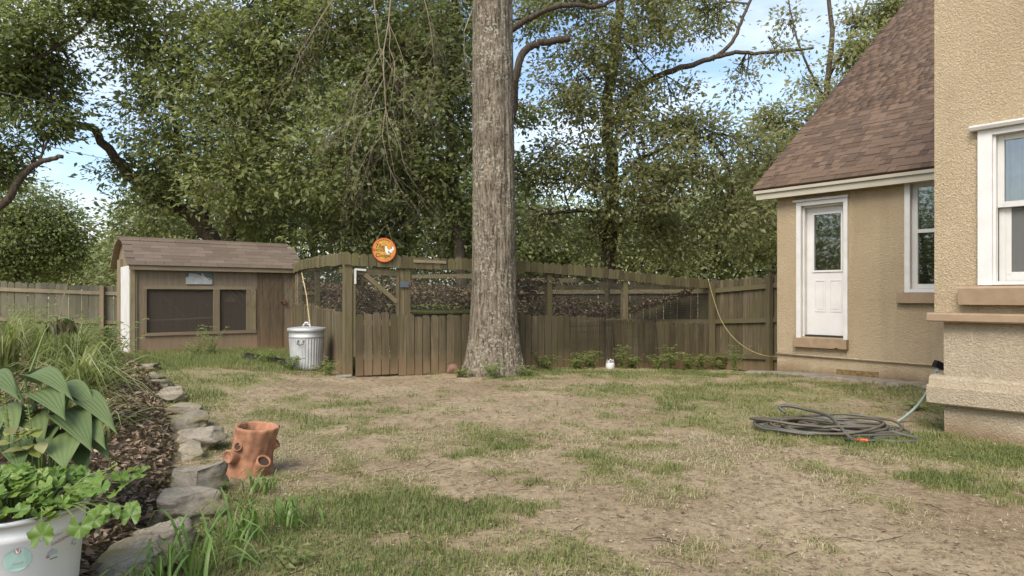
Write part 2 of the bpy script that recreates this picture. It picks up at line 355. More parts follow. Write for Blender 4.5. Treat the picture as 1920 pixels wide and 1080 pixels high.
M['terradark'] = plain('stub_shade_and_soil', (0.05, 0.03, 0.02), 0.95)
M['galv'] = plain('galvanised_steel', (0.56, 0.565, 0.56), 0.5, 0.55, var=0.2, scale=6)
M['wire'] = plain('dark_wire', (0.035, 0.033, 0.03), 0.5, 0.2)
M['chickenwire'] = plain('chicken_wire', (0.09, 0.085, 0.07), 0.6, 0.3)
M['hose'] = plain('grey_brown_hose', (0.085, 0.082, 0.066), 0.45, var=0.35, scale=5)
M['hose_green'] = plain('pale_green_hose', (0.235, 0.28, 0.235), 0.5, var=0.2)
M['red'] = plain('red_plastic', (0.55, 0.06, 0.03), 0.4)
M['black'] = plain('black_plastic', (0.015, 0.015, 0.016), 0.45)
M['bucket'] = plain('white_bucket_plastic', (0.68, 0.69, 0.68), 0.5, var=0.08, scale=6)
M['potsoil'] = plain('potting_soil', (0.04, 0.028, 0.02), 0.95)
M['stem'] = plain('green_stem', (0.13, 0.18, 0.05), 0.6)
M['drystem'] = plain('dry_stem', (0.30, 0.24, 0.13), 0.8)
M['moss'] = plain('moss', (0.14, 0.155, 0.03), 0.97, var=0.4, scale=12, bump=0.9)
M['yellow'] = plain('yellow_cord', (0.33, 0.275, 0.12), 0.7)
M['rope'] = plain('twine', (0.42, 0.33, 0.17), 0.9)
M['whiteplastic'] = plain('white_plastic', (0.62, 0.62, 0.60), 0.45, var=0.04)
M['rust'] = plain('rusty_metal', (0.16, 0.085, 0.05), 0.8, 0.3)
M['blue'] = plain('blue_grey_hinge', (0.10, 0.12, 0.15), 0.6)
M['metal'] = plain('bright_metal', (0.62, 0.62, 0.62), 0.35, 0.8)
M['redrock'] = plain('red_brown_rock', (0.20, 0.115, 0.075), 0.95, var=0.3, scale=14, bump=0.8)
M['copper'] = plain('lamp_reflector', (0.42, 0.22, 0.13), 0.5, 0.2)
# ================================================================== GROUND
def cover(x, y):
    """how much grass grows at a place in the yard, 0 bare soil .. 1 dense"""
    x = np.asarray(x, float); y = np.asarray(y, float)
    n = fbm(x * 0.8 + 3, y * 0.8, 0, 4); n2 = fbm(x * 3.2, y * 3.2 + 9, 0, 3)
    n3 = fbm(x * 7.5 + 5, y * 7.5, 3, 2); c = 0.50 + (n - 0.5) * 1.6 + (n2 - 0.5) * 1.7 + (n3 - 0.5) * 1.0
    def blob(cx, cy, rx, ry, a): return a * np.exp(-(((x - cx) / rx) ** 2 + ((y - cy) / ry) ** 2))
    c = c + blob(-1.2, 3.4, 0.7, 1.0, 0.25) + blob(-0.3, 4.6, 1.5, 0.8, 0.10) + blob(-2.0, 5.6, 0.9, 1.6, 0.35) + blob(-4.4, 11.0, 1.7, 1.5, 0.9) + blob(-6.3, 11.4, 1.3, 1.0, 0.8)
    c = c + blob(3.2, 8.8, 2.2, 1.0, 0.40) + blob(2.2, 7.0, 1.0, 0.9, 0.35) + blob(4.2, 5.4, 0.9, 0.7, 0.40) + blob(0.5, 3.2, 0.9, 0.6, 0.1) + blob(2.6, 11.5, 2.4, 0.8, 0.3)
    c = c - blob(0.0, 7.6, 2.0, 1.7, 0.40) - blob(2.0, 4.2, 1.5, 0.8, 0.38) - blob(3.2, 3.5, 1.3, 0.7, 0.36) - blob(-1.6, 9.6, 1.8, 0.8, 0.55) - blob(1.0, 5.9, 1.0, 0.6, 0.2) - blob(1.3, 2.9, 0.6, 0.5, 0.2)
    c = c + 0.45 * sm(y, 13.5, 16)
    return np.clip(c, 0, 1)
def axis(segs):
    out = []
    for a, b, st in segs: out.extend(np.arange(a, b, st))
    return np.array(out + [segs[-1][1]])
gx = axis([(-260, -60, 40), (-60, -14, 4), (-14, -7, 0.35), (-7, 7, 0.07), (7, 14, 0.35), (14, 60, 4), (60, 260, 40)])
gy = axis([(-40, 0, 4), (0, 1.8, 0.3), (1.8, 15, 0.07), (15, 24, 0.5), (24, 60, 4), (60, 400, 34)])
GX, GY = np.meshgrid(gx, gy, indexing='ij')
GZ = ground(GX, GY) + (fbm(GX * 3.1, GY * 3.1, 0, 3) - 0.5) * 0.035 + (fbm(GX * 11, GY * 11, 0, 2) - 0.5) * 0.016
gm = np_mesh('ground', np.stack([GX, GY, GZ], -1).reshape(-1, 3), grid_faces(len(gx), len(gy))[:, ::-1], M['ground'], True)
ca = gm.attributes.new('cover', 'FLOAT', 'POINT'); ca.data.foreach_set('value', cover(GX, GY).ravel().astype(np.float32))
tag(link('ground', gm), 'bare sandy soil of the back yard with thin patchy grass', 'ground', kind='structure')

bx = np.linspace(0, 1, 70); by = axis([(1.0, 11.3, 0.09)])
BV = []
for yy in by:
    e = float(edge_x(yy)) - 0.02; xs = e - 5.2 * bx ** 1.5
    BV.append(np.stack([xs, np.full_like(xs, yy), ground(xs, np.full_like(xs, yy)) + 0.022 + (fbm(xs * 9, xs * 0 + yy * 9, 0, 3) - 0.5) * 0.05], -1))
BV = np.array(BV)
tag(link('mulch_bed', np_mesh('mulch_bed', BV.reshape(-1, 3), grid_faces(len(by), len(bx)), M['mulch'], True)), 'dark mulch of the raised planting bed', 'flower bed', kind='structure')

def scatter(n, x0, x1, y0, y1, ok=None):
    x = RNG.uniform(x0, x1, n); y = RNG.uniform(y0, y1, n)
    if ok is not None: k = ok(x, y); x = x[k]; y = y[k]
    return x, y
def leaf_quads(C, D, N, L, Wd, fold=0.12, mat=None, rnd=None, name='leaves'):
    C = np.asarray(C, float); n = len(C); D = D / np.maximum(np.linalg.norm(D, axis=1, keepdims=True), 1e-9)
    S = np.cross(D, N); S /= np.maximum(np.linalg.norm(S, axis=1, keepdims=True), 1e-9); U = np.cross(S, D)
    L = np.broadcast_to(np.asarray(L, float), (n,))[:, None]; Wd = np.broadcast_to(np.asarray(Wd, float), (n,))[:, None]
    mid = C + D * L * 0.45 + U * L * fold
    V = np.stack([C, mid + S * Wd / 2, C + D * L - U * L * fold * 0.6, mid - S * Wd / 2], 1).reshape(-1, 3)
    b = np.arange(n)[:, None] * 4
    F = np.concatenate([b + np.array([[0, 1, 2]]), b + np.array([[0, 2, 3]])], 1).reshape(-1, 3)
    rnd = RNG.random(n) if rnd is None else rnd
    return np_mesh(name, V, F, mat, False, np.repeat(rnd, 2))
def randdir(n, up=0.0):
    v = RNG.normal(size=(n, 3)); v[:, 2] += up; return v / np.linalg.norm(v, axis=1, keepdims=True)
def blades(x, y, z, h, w, lean, rnd, mat, name, seg=2, az=None):
    n = len(x); az = RNG.uniform(0, 2 * PI, n) if az is None else az
    dx = np.cos(az); dy = np.sin(az); B = np.stack([x, y, z], -1); S = np.stack([-dy, dx, 0 * x], -1) * (w / 2)[:, None]; Ld = np.stack([dx, dy, 0 * x], -1)
    up = np.array([0, 0, 1.0])
    M1 = B + up * (h * 0.55)[:, None] + Ld * (lean * h * 0.28)[:, None]; T = B + up * (h * (1 - 0.35 * np.minimum(lean, 1.6)))[:, None] + Ld * (lean * h)[:, None]
    if seg == 1: V = np.stack([B - S, B + S, T], 1).reshape(-1, 3); F = np.arange(n * 3).reshape(-1, 3); k = 1
    else:
        V = np.stack([B - S, B + S, M1 + S * 0.8, M1 - S * 0.8, T], 1).reshape(-1, 3); b = np.arange(n)[:, None] * 5
        F = np.concatenate([b + np.array([[0, 1, 2]]), b + np.array([[0, 2, 3]]), b + np.array([[3, 2, 4]])], 1).reshape(-1, 3); k = 3
    return np_mesh(name, V, F, mat, False, np.repeat(rnd, k))

def grass_ok(thr):
    def f(x, y):
        c = cover(x, y) * (0.45 + fbm(x * 5, y * 5, 4, 2)); inside = x > edge_x(y) + 0.03
        hw = (x - 4.4) * 0.766 + (y - 11.33) * 0.643      # behind the wing's wall plane
        hm = (x - 3.84) * 0.766 + (y - 6.2) * 0.643
        along = (x - 3.84) * 0.643 - (y - 6.2) * 0.766
        sx = (x + 6.74) * 0.788 + (y - 12.15) * 0.616; sy = -(x + 6.74) * 0.616 + (y - 12.15) * 0.788
        shed = (sx > 0) & (sx < 2.95) & (sy > 0) & (sy < 1.9)
        return (RNG.random(len(x)) < np.clip((c - thr) * 1.9, 0, 1)) & inside & (hw < 0) & ~((hm > 0) & (along > 0)) & ~shed
    return f
def make_grass(name, n, box, hgt, wid, seg, thr, label, dryness):
    x, y = scatter(n, *box, grass_ok(thr)); c = cover(x, y)
    nz = fbm(x * 1.7, y * 1.7, 2, 3)
    dry = np.clip(dryness + (0.55 - c) * 0.5 + (nz - 0.5) * 2.0 + RNG.normal(0, 0.18, len(x)), 0, 1)
    z = ground(x, y) - 0.004; green = dry < 0.5
    tuft = 0.6 + 0.9 * fbm(x * 3.3, y * 3.3, 7, 2)
    h = RNG.uniform(*hgt, len(x)) * tuft * np.where(green, 1.0, 0.75); lean = np.where(green, RNG.uniform(0.1, 0.9, len(x)), RNG.uniform(0.6, 2.6, len(x)))
    o = link(name, blades(x, y, z, h, RNG.uniform(*wid, len(x)), lean, dry, M['grass'], name, seg)); return tag(o, label, 'grass', kind='stuff')
make_grass('lawn_grass', 190000, (-2.9, 4.2, 2.6, 6.2), (0.022, 0.06), (0.003, 0.006), 2, 0.12, 'thin patchy grass and straw on the near part of the yard', 0.66)
make_grass('lawn_grass', 190000, (-5.5, 6.3, 6.2, 14.6), (0.025, 0.065), (0.006, 0.011), 1, 0.2, 'thin patchy grass on the far part of the yard towards the fence', 0.50)
x, y = scatter(26000, -7.6, -2.7, 9.9, 13.2, lambda x, y: (grass_ok(-0.5)(x, y)) & (RNG.random(len(x)) < sm(-x, 2.6, 3.6)))
tag(link('lawn_grass', blades(x, y, ground(x, y) - 0.004, RNG.uniform(0.05, 0.13, len(x)), RNG.uniform(0.005, 0.009, len(x)), RNG.uniform(0.1, 0.8, len(x)), np.clip(RNG.normal(0.27, 0.13, len(x)), 0, 1), M['grass'], 'lawn_grass', 1)),
    'taller fresh green grass strip growing in front of the shed', 'grass', kind='stuff')
make_grass('lawn_grass', 60000, (-2.9, 4.4, 2.6, 7.5), (0.012, 0.04), (0.003, 0.005), 1, -0.25, 'short dry straw stubble on the bare soil', 0.95)
# straw, dead leaves, pebbles and sticks lying about
x, y = scatter(60000, -3.2, 5.5, 2.5, 12, lambda x, y: (x > edge_x(y) + 0.05) & (np.abs(x) < y * 0.8 + 0.4) & (RNG.random(len(x)) < np.clip(3.2 / y, 0.2, 1)) & ~(((x - 3.84) * 0.766 + (y - 6.2) * 0.643 > 0) & ((x - 3.84) * 0.643 - (y - 6.2) * 0.766 > 0)))
n = len(x); Dv = randdir(n); Dv[:, 2] *= 0.06; Nn = randdir(n) * 0.2 + np.array([0, 0, 1.0])
straw = RNG.random(n) < 0.62
tag(link('ground_litter', leaf_quads(np.stack([x, y, ground(x, y) + 0.013], -1), Dv, Nn, np.where(straw, RNG.uniform(0.02, 0.07, n), RNG.uniform(0.01, 0.035, n)), np.where(straw, RNG.uniform(0.0015, 0.0035, n), RNG.uniform(0.006, 0.02, n)), 0.04, M['litter'], np.where(straw, RNG.uniform(0.45, 1.0, n), RNG.uniform(0.1, 1.0, n)), 'ground_litter')),
    'straw and small dead leaves strewn over the yard', 'leaf litter', kind='stuff')
sb = MB()
for i in range(130):
    yy = random.uniform(2.8, 10.5); xx = random.uniform(-0.75, 0.75) * yy
    if xx < edge_x(yy) + 0.2 or ((xx - 3.84) * 0.766 + (yy - 6.2) * 0.643 > -0.1): continue
    a = random.uniform(0, PI); L = random.uniform(0.05, 0.22); z = gz(xx, yy) + 0.012
    sb.tube([(xx, yy, z), (xx + L * 0.5 * math.cos(a), yy + L * 0.5 * math.sin(a), z + 0.008), (xx + L * math.cos(a + 0.2), yy + L * math.sin(a + 0.2), z)], [0.003, 0.0028, 0.0015], 4)
tag(link('fallen_twigs', sb.mesh('fallen_twigs', M['bark'])), 'small fallen twigs scattered on the bare soil', 'twigs', kind='stuff')
def rock_mesh(name, sx, sy, sz, seed, n=10, mat=None, rough=0.22, flat=0.5):
    k = n * 2; th = np.linspace(0, PI, n); ph = np.linspace(0, 2 * PI, k, endpoint=False)
    T, P = np.meshgrid(th, ph, indexing='ij'); X = np.sin(T) * np.cos(P); Y = np.sin(T) * np.sin(P); Z = np.cos(T)
    q = 5.0; nm = (np.abs(X) ** q + np.abs(Y) ** q + np.abs(Z) ** q) ** (1 / q); X, Y, Z = X / nm, Y / nm, Z / nm
    prr = random.Random(int(seed * 97) + 5)
    for _ in range(14):
        nx, ny, nz2 = prr.gauss(0, 1), prr.gauss(0, 1), prr.gauss(0, .8); q2 = math.sqrt(nx * nx + ny * ny + nz2 * nz2); nx, ny, nz2 = nx / q2, ny / q2, nz2 / q2; ov = np.maximum(0, X * nx + Y * ny + Z * nz2 - prr.uniform(.62, .92)); X = X - ov * nx; Y = Y - ov * ny; Z = Z - ov * nz2
    d = 1 + rough * (fbm(X * 1.6 + seed, Y * 1.6, Z * 1.6 + seed, 3) - 0.5) * 1.6 + 0.14 * (fbm(X * 6 + seed, Y * 6, Z * 9, 3) - 0.5)
    lay = 1 + 0.035 * np.sign(np.sin(Z * 9 + seed)) * (np.abs(Z) < 0.85)
    V = np.stack([X * d * lay * sx / 2, Y * d * lay * sy / 2, (Z * (0.75 * d + 0.25) + 1) * sz / 2], -1).reshape(-1, 3)
    return np_mesh(name, V, grid_faces(n, k, True)[:, ::-1], mat, True)
pb = [rock_mesh('pebble', 1, 0.8, 0.6, s, 5, M['pebble']) for s in (1, 5)]
V = []; F = []
for i in range(420):
    yy = 2.8 + 8 * random.random() ** 1.4; xx = random.uniform(-0.72, 0.72) * yy
    if xx < edge_x(yy) + 0.2 or ((xx - 3.84) * 0.766 + (yy - 6.2) * 0.643 > -0.1): continue
    m = pb[i % 2]; s = random.uniform(0.006, 0.022); c = np.empty(len(m.vertices) * 3, np.float32); m.vertices.foreach_get('co', c); c = c.reshape(-1, 3) * s + np.array([xx, yy, gz(xx, yy) + 0.004])
    b = len(V) * 0 + sum(len(q) for q in V); V.append(c); F.append(np.array([p.vertices[:] for p in m.polygons]) + b)
tag(link('pebbles', np_mesh('pebbles', np.concatenate(V), np.concatenate(F), M['pebble'], True)), 'small pale pebbles lying on the bare soil', 'pebbles', kind='stuff')
# mulch chips and oak leaves on the bed
n = 15000; y = 2.0 + 8.6 * RNG.random(n) ** 1.5; x = edge_x(y) - 0.04 - 2.6 * RNG.random(n) ** 1.4
z = ground(x, y) + 0.025 + RNG.uniform(0, 0.03, n); Dv = randdir(n); Dv[:, 2] *= 0.45; Nn = randdir(n) * 0.7 + np.array([0, 0, 1.0])
tag(link('mulch_chips', leaf_quads(np.stack([x, y, z], -1), Dv, Nn, RNG.uniform(0.03, 0.085, n), RNG.uniform(0.012, 0.04, n), 0.15, M['litter'], np.clip(RNG.beta(1.4, 1.7, n), 0, 1), 'mulch_chips')),
    'bark chips and brown dead leaves covering the planting bed', 'mulch', kind='stuff')

# ------------------------------------------------------------------ edging stones
STONES = [  # px, py of foot, width px, height px, label
    (236, 1098, 190, 62, 'wide mossy edging stone lying beside the white bucket'),
    (300, 1052, 130, 74, 'green mossed edging stone second from the white bucket'),
    (330, 990, 140, 60, 'large flat edging stone third from the bucket, twigs lying on it'),
    (352, 934, 124, 60, 'big blocky grey edging stone just below the terracotta planter'),
    (318, 958, 60, 26, 'small buff stone tucked behind the big blocky edging stone'),
    (348, 866, 62, 30, 'squarish edging stone level with the top of the terracotta planter'),
    (372, 848, 88, 44, 'rounded grey edging stone behind the terracotta planter'),
    (352, 806, 78, 28, 'long pale edging stone with a slanting top, above the rounded one'),
    (333, 780, 64, 20, 'thin slab edging stone between the slanting stone and the pale one'),
    (320, 756, 62, 28, 'pale flat topped edging stone in the middle of the border'),
    (300, 730, 52, 16, 'low flat edging stone third from the far end of the border'),
    (283, 714, 50, 12, 'thin flat edging stone second from the far end of the border'),
    (258, 697, 62, 12, 'long thin edging stone at the far end of the border near the shed'),
]
for i, (px, py, wpx, hpx, lab) in enumerate(STONES):
    d = FPX * CAM_H / (py - HORIZON)
    for _ in range(6):
        X = (px - 960) / FPX * d; d = FPX * (CAM_H - gz(X + 0.12, d)) / (py - HORIZON)
    X = (px - 960) / FPX * d; w = wpx / FPX * d; h = hpx / FPX * d * 0.95 + 0.06
    m = rock_mesh('edging_stone', w, w * random.uniform(0.75, 1.0), h * .95, i * 3.3, 30, M['stone'], 0.25)
    o = link('edging_stone', m, None, (X, d + w * 0.28, gz(X + 0.12, d) - 0.04), (random.uniform(-.07, .07), random.uniform(-.07, .07), random.uniform(-0.5, 0.5)))
    tag(o, lab, 'stone', 'stones edging the planting bed')
tag(link('brown_rock', rock_mesh('brown_rock', 0.24, 0.2, 0.19, 4.4, 12, M['redrock'], 0.15), None, (at(852, 690, 11.0).x, 11.0, gz(-0.9, 11.0) - 0.02)), 'rounded reddish brown rock leaning at the foot of the big trunk', 'rock')

# ================================================================== HOUSE WING (far, with the door)
WL = Vector((4.40, 11.33, 0)); WROT = R(-50)
wing = thing('house_wing', 'tan stucco house wing with white door and steep brown shingle roof', 'house', WL, WROT)
WB = -0.35
def wall_with_holes(x0, x1, z0, z1, holes, y0, y1):
    mb = MB(); xs = sorted({x0, x1, *[h[0] for h in holes], *[h[1] for h in holes]})
    for a, b in zip(xs[:-1], xs[1:]):
        hs = sorted([(h[2], h[3]) for h in holes if h[0] <= a + 1e-6 and h[1] >= b - 1e-6]); z = z0
        for p, q in hs:
            if p > z: mb.box(a, b, y0, y1, z, p)
            z = q
        if z1 > z: mb.box(a, b, y0, y1, z, z1)
    return mb
DOOR = (0.42, 1.10, 0.60, 2.70); WIN = (2.03, 2.83, 1.30, 2.86)
lpart('wall', wall_with_holes(0, 5.2, WB, 2.98, [DOOR, WIN], 0, 0.22), M['stucco'], wing)
TAN = 0.762; RIDGE_IN = 7.0
gab = MB(); gab.add([(0.0, 0.221, WB), (0.0, 8.0, WB), (0.0, 8.0, 2.9), (0.0, 7.0, 2.95 + 0.7), (0.0, 0.221, 2.98), (0.2, 0.221, WB), (0.2, 8.0, WB), (0.2, 8.0, 2.9), (0.2, 7.0, 3.65), (0.2, 0.221, 2.98)],
                    [(0, 1, 2, 3, 4), (9, 8, 7, 6, 5), (0, 5, 6, 1), (1, 6, 7, 2), (2, 7, 8, 3), (3, 8, 9, 4), (4, 9, 5, 0)])
gab.add([(0.0, 0.3, 3.0), (0.0, 7.0, 3.02), (0.0, 7.0, 8.3), (0.2, 0.3, 3.0), (0.2, 7.0, 3.02), (0.2, 7.0, 8.3)], [(0, 1, 2), (5, 4, 3), (0, 3, 4, 1), (1, 4, 5, 2), (2, 5, 3, 0)])
lpart('gable_wall', gab, M['stucco'], wing)
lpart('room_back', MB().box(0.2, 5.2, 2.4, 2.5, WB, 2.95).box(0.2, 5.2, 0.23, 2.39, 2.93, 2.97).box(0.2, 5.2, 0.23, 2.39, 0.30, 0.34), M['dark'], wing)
# door
fr = MB(); x0, x1, z0, z1 = DOOR
fr.box(x0 - .075, x0 + 0.003, -.035, .04, z0 - .02, z1 + .06).box(x1 - 0.003, x1 + .06, -.035, .04, z0 - .02, z1 + .06).box(x0 + .004, x1 - .004, -.033, .04, z1 - .003, z1 + .058)
fr.box(x0 - .12, x1 + .075, -.06, .02, z1 + .062, z1 + .095)
fr.box(x0 + 0.001, x0 + 0.028, .041, .2, z0 + .002, z1 - .004).box(x1 - .028, x1 - .001, .041, .2, z0 + .002, z1 - .004).box(x0 + .029, x1 - .029, .041, .2, z1 - .032, z1 - .004)
lpart('door_frame', fr, M['white'], wing)
dr = MB(); a, b = x0 + .03, x1 - .03; gx0, gx1, gz0, gz1 = a + .12, b - .075, z0 + 1.06, z1 - .15
y0, y1 = .125, .168
for bx_ in [(a, gx0, z0 + .03, z1 - .034), (gx1, b, z0 + .03, z1 - .034), (gx0, gx1, z0 + .03, gz0), (gx0, gx1, gz1, z1 - .034)]: dr.box(bx_[0], bx_[1], y0, y1, bx_[2], bx_[3])
door = lpart('door', dr, M['door'], wing)
mw = (gx1 - gx0)
pm = MB()
for q0, q1 in ((gx0 + .01, gx0 + mw * .42), (gx0 + mw * .60, gx1 - .0)):
    for (u0, u1, v0, v1) in [(q0, q1, .40, .412), (q0, q1, .888, .90), (q0, q0 + .012, .412, .888), (q1 - .012, q1, .412, .888)]: pm.box(u0, u1, y0 - .008, y0 + .002, z0 + v0, z0 + v1)
    pm.box(q0 + .03, q1 - .03, y0 - .006, y0 + .002, z0 + .44, z0 + .86)
lpart('raised_panel', pm, M['door'], door)
lm = MB()
for (u0, u1, v0, v1) in [(gx0 - .03, gx1 + .03, gz1, gz1 + .03), (gx0 - .03, gx1 + .03, gz0 - .03, gz0), (gx0 - .03, gx0, gz0, gz1), (gx1, gx1 + .03, gz0, gz1)]: lm.box(u0, u1, y0 - .016, y0 + .003, v0, v1)
lpart('glazing_frame', lm, M['door'], door)
lpart('pane', MB().box(gx0, gx1, .14, .146, gz0, gz1), M['glass'], door)
lpart('threshold', MB().box(x0 + .03, x1 - .03, .04, .2, z0 - .015, z0 + .026), M['dark'], wing)
sl = MB(); sl.prism([(x0 - .10, z0 - .022), (x0 - .10, z0 - .165), (x1 - .14, z0 - .165), (x1 - .09, z0 - .145), (x1 - .04, z0 - .165), (x1 + .065, z0 - .165), (x1 + .065, z0 - .022)], -.085, .03)
lpart('door_sill', sl, M['sill'], wing)
# window
x0, x1, z0, z1 = WIN
wf = MB(); wf.box(x0 - .07, x0 + .002, -.03, .05, z0 - .0, z1 + .06).box(x1 - .002, x1 + .07, -.03, .05, z0, z1 + .06).box(x0 + .003, x1 - .003, -.028, .05, z1 - .002, z1 + .058).box(x0 + .003, x1 - .003, -.028, .05, z0 + .001, z0 + .05)
lpart('window_frame', wf, M['white'], wing)
win = lpart('window_sash', MB().box(x0 + .003, x0 + .075, .055, .11, z0 + .052, z1).box(x1 - .075, x1 - .003, .055, .11, z0 + .052, z1).box(x0 + .076, x1 - .076, .057, .11, z1 - .06, z1 - .002).box(x0 + .076, x1 - .076, .057, .11, z0 + .053, z0 + .12).box(x0 + .076, x1 - .076, .05, .11, 2.15, 2.20), M['vinyl'], wing)
lpart('pane', MB().box(x0 + .076, x1 - .076, .085, .09, z0 + .12, 2.15).box(x0 + .076, x1 - .076, .075, .08, 2.20, z1 - .06), M['glass'], win)
slat = MB().box(-.33, .33, -.022, .022, -.0015, .0015).mesh('blind_slat', M['blind'])
nsl = 34
for k in range(nsl): lpart('blind_slat', slat, None, win, ((x0 + x1) / 2, .15, z0 + .13 + k * (z1 - z0 - .2) / (nsl - 1)), (R(28), 0, 0))
lpart('window_sill', MB().box(x0 - .16, x1 + .16, -.08, .04, z0 - .15, z0 - .003), M['sill'], wing)
# pipe, fascia, roof
lpart('pipe', MB().tube([(0.0, -.03, .30), (1.2, -.032, .295), (2.45, -.03, .285), (3.2, -.03, .28)], .014, 8), M['stucco'], wing, smooth=True)
M['stain'] = plain('stained_vent', (0.20, 0.135, 0.055), 0.95, var=0.6, scale=18, bump=0.8)
lpart('crawl_vent', MB().box(.98, 1.60, -.006, .02, .03, .12), M['stain'], wing)
EAVE_Z = 2.985; EO = -0.20; X0R, X1R = -.32, 5.2; PHI = math.atan(TAN)
lpart('fascia', MB().box(X0R + .05, X1R, EO + .012, EO + .035, EAVE_Z - .135, EAVE_Z + .0).box(X0R + .02, X1R, EO - .02, EO + .0115, EAVE_Z - .035, EAVE_Z + .012), M['cream'], wing)
lpart('soffit', MB().box(X0R + .05, X1R, EO + .036, -.001, EAVE_Z - .12, EAVE_Z - .10), M['cream'], wing)
rk = MB(); SL = (RIDGE_IN - EO) / math.cos(PHI)
rk.box(X0R + .02, X0R + .045, 0.03, SL, -.16, -.045, Matrix.Translation((0, EO, EAVE_Z + .04)) @ Matrix.Rotation(PHI, 4, 'X'))
lpart('rake_board', rk, M['cream'], wing)
roof = lpart('roof', MB().box(X0R + .015, X1R, 0.0, SL, -.04, -.004), M['shingle'], wing, (0, EO - .02, EAVE_Z + .04), (PHI, 0, 0))
lpart('back_slope', MB().box(X0R + .015, X1R, 0.0, SL, -.04, -.004), M['shingle'], wing, (0, 2 * RIDGE_IN - EO, EAVE_Z + .0), (PI - PHI, 0, 0))
EXPO = .127; shv = []
for k in range(14):
    w = (.09, .11, .13, .15, .18, .21, .24)[k % 7]; mb = MB().box(.002, w - .002, 0, EXPO * 1.5, -.001, .012 + .005 * (k % 3 == 0))
    mb.v = [(p[0], p[1], p[2] - p[1] * .028) for p in mb.v]
    m = mb.mesh('shingle', M['shingle']); at_ = m.attributes.new('rnd', 'FLOAT', 'FACE'); at_.data.foreach_set('value', [(k * .618) % 1.0] * len(m.polygons)); shv.append((w, m, mb))
rowsV = []; rowsF = []; rowsR = []; cnt = 0; nb = 0
Mroof = PM['house_wing'] @ Matrix.Translation((0, EO - .02, EAVE_Z + .04)) @ Matrix.Rotation(PHI, 4, 'X')
def proj(p): return 960 + FPX * p.x / p.y, HORIZON - FPX * (p.z - CAM_H) / p.y
v = -.01; row = 0
while v < SL - EXPO:
    u = X0R - random.random() * .1
    while u < X1R:
        w, m, mb = random.choice(shv); a = max(u, X0R)
        if u + w > X1R: break
        P = Mroof @ Vector((u + w / 2, v, 0)); px, py = proj(P)
        if u >= X0R - .01 and px < 1990 and py > -220:
            if cnt < 300 and px < 1775 and py > -10:
                link('shingle', m, roof, (u, v, .004)); cnt += 1
            else:
                b = np.array(mb.v) + np.array([u, v, .004]); rowsV.append(b); rowsF.append(np.array(mb.f) + nb); nb += len(b); rowsR.append(np.full(len(mb.f), random.random()))
        elif u < X0R:
            u = X0R; continue
        u += w
    v += EXPO; row += 1
o = link('shingles', np_mesh('shingles', np.concatenate(rowsV), np.concatenate(rowsF), M['shingle'], False, np.concatenate(rowsR)), roof); tag(o, kind='stuff')

# concrete strip at the wing's foot
cs = []; nu, nv = 40, 6
for i in range(nu):
    s = -0.35 + 3.0 * i / (nu - 1)
    for j in range(nv):
        o_ = (-.03 - (.42 + .10 * math.sin(i * .9) + .06 * math.sin(i * 2.3)) * j / (nv - 1)); p = PM['house_wing'] @ Vector((s, o_, 0)); h = .02 + .035 * float(fbm(s * 3, o_ * 5, 0, 2)) if 0 < j < nv - 1 else (-.03 if j else .04)
        cs.append((p.x, p.y, gz(p.x, p.y) + h))
tag(link('concrete_strip', np_mesh('concrete_strip', np.array(cs), grid_faces(nu, nv)[:, ::-1], M['concrete'], True)), 'cracked grey concrete strip along the foot of the stucco wing', 'concrete strip')

# ================================================================== MAIN HOUSE BLOCK (near right)
HL = Vector((3.836, 6.20, 0))
main = thing('house_block', 'near tan stucco house wall with ledge, plinth and large white window', 'house', HL, WROT)
W2 = (.42, 1.30, 1.345, 2.66)
lpart('wall', wall_with_holes(0, 4.0, 1.10, 7.0, [W2], 0, .25), M['stucco'], main)
lpart('end_wall', MB().box(0.001, .24, .251, 3.55, 1.10, 7.0).box(0.061, .24, .27, 3.55, -.3, 1.10), M['stucco'], main)
lpart('lower_wall', MB().box(.06, 4.0, .05, .26, .28, 1.02), M['stucco_plinth'], main)
def moulding(prof, s0, s1):
    mb = MB(); k = len(prof); vs = []
    for s in (s0, s1): vs += [(s + (0 if s == s1 else -p[0] * -1 * 0), p[0], p[1]) for p in prof]
    return mb.add(vs, [tuple(range(k - 1, -1, -1)), tuple(range(k, 2 * k))] + [(j, (j + 1) % k, (j + 1) % k + k, j + k) for j in range(k)])
lpart('ledge', moulding([(.30, 1.018), (-.045, 1.018), (-.055, 1.03), (-.055, 1.085), (-.04, 1.099), (.30, 1.099)], -.045, 4.0), M['sill'], main)
lpart('plinth_moulding', moulding([(.3, .275), (-.045, .275), (-.06, .29), (-.06, .43), (-.05, .448), (-.01, .452), (.0, .50), (.015, .522), (.049, .53), (.3, .53)], -.045, 4.0), M['stucco_plinth'], main)
lpart('plinth', MB().box(.07, 4.0, .03, .26, -.3, .274), M['stucco_plinth'], main)
x0, x1, z0, z1 = W2
wf = MB(); wf.box(x0 - .075, x0 + .03, -.03, .06, z0 - .002, z1 + .02).box(x1 - .03, x1 + .075, -.03, .06, z0 - .002, z1 + .02).box(x0 + .031, x1 - .031, -.028, .06, z1 - .03, z1 + .018).box(x0 + .031, x1 - .031, -.028, .06, z0, z0 + .03)
wf.box(x0 + .031, x0 + .05, .0, .07, z0 + .031, z1 - .031).box(x1 - .05, x1 - .031, .0, .07, z0 + .031, z1 - .031)
lpart('window_frame', wf, M['white'], main)
lpart('window_head', moulding([(.02, z1 + .021), (-.07, z1 + .021), (-.085, z1 + .045), (-.085, z1 + .06), (.02, z1 + .075)], x0 - .125, x1 + .125), M['white'], main)
MR = 2.03
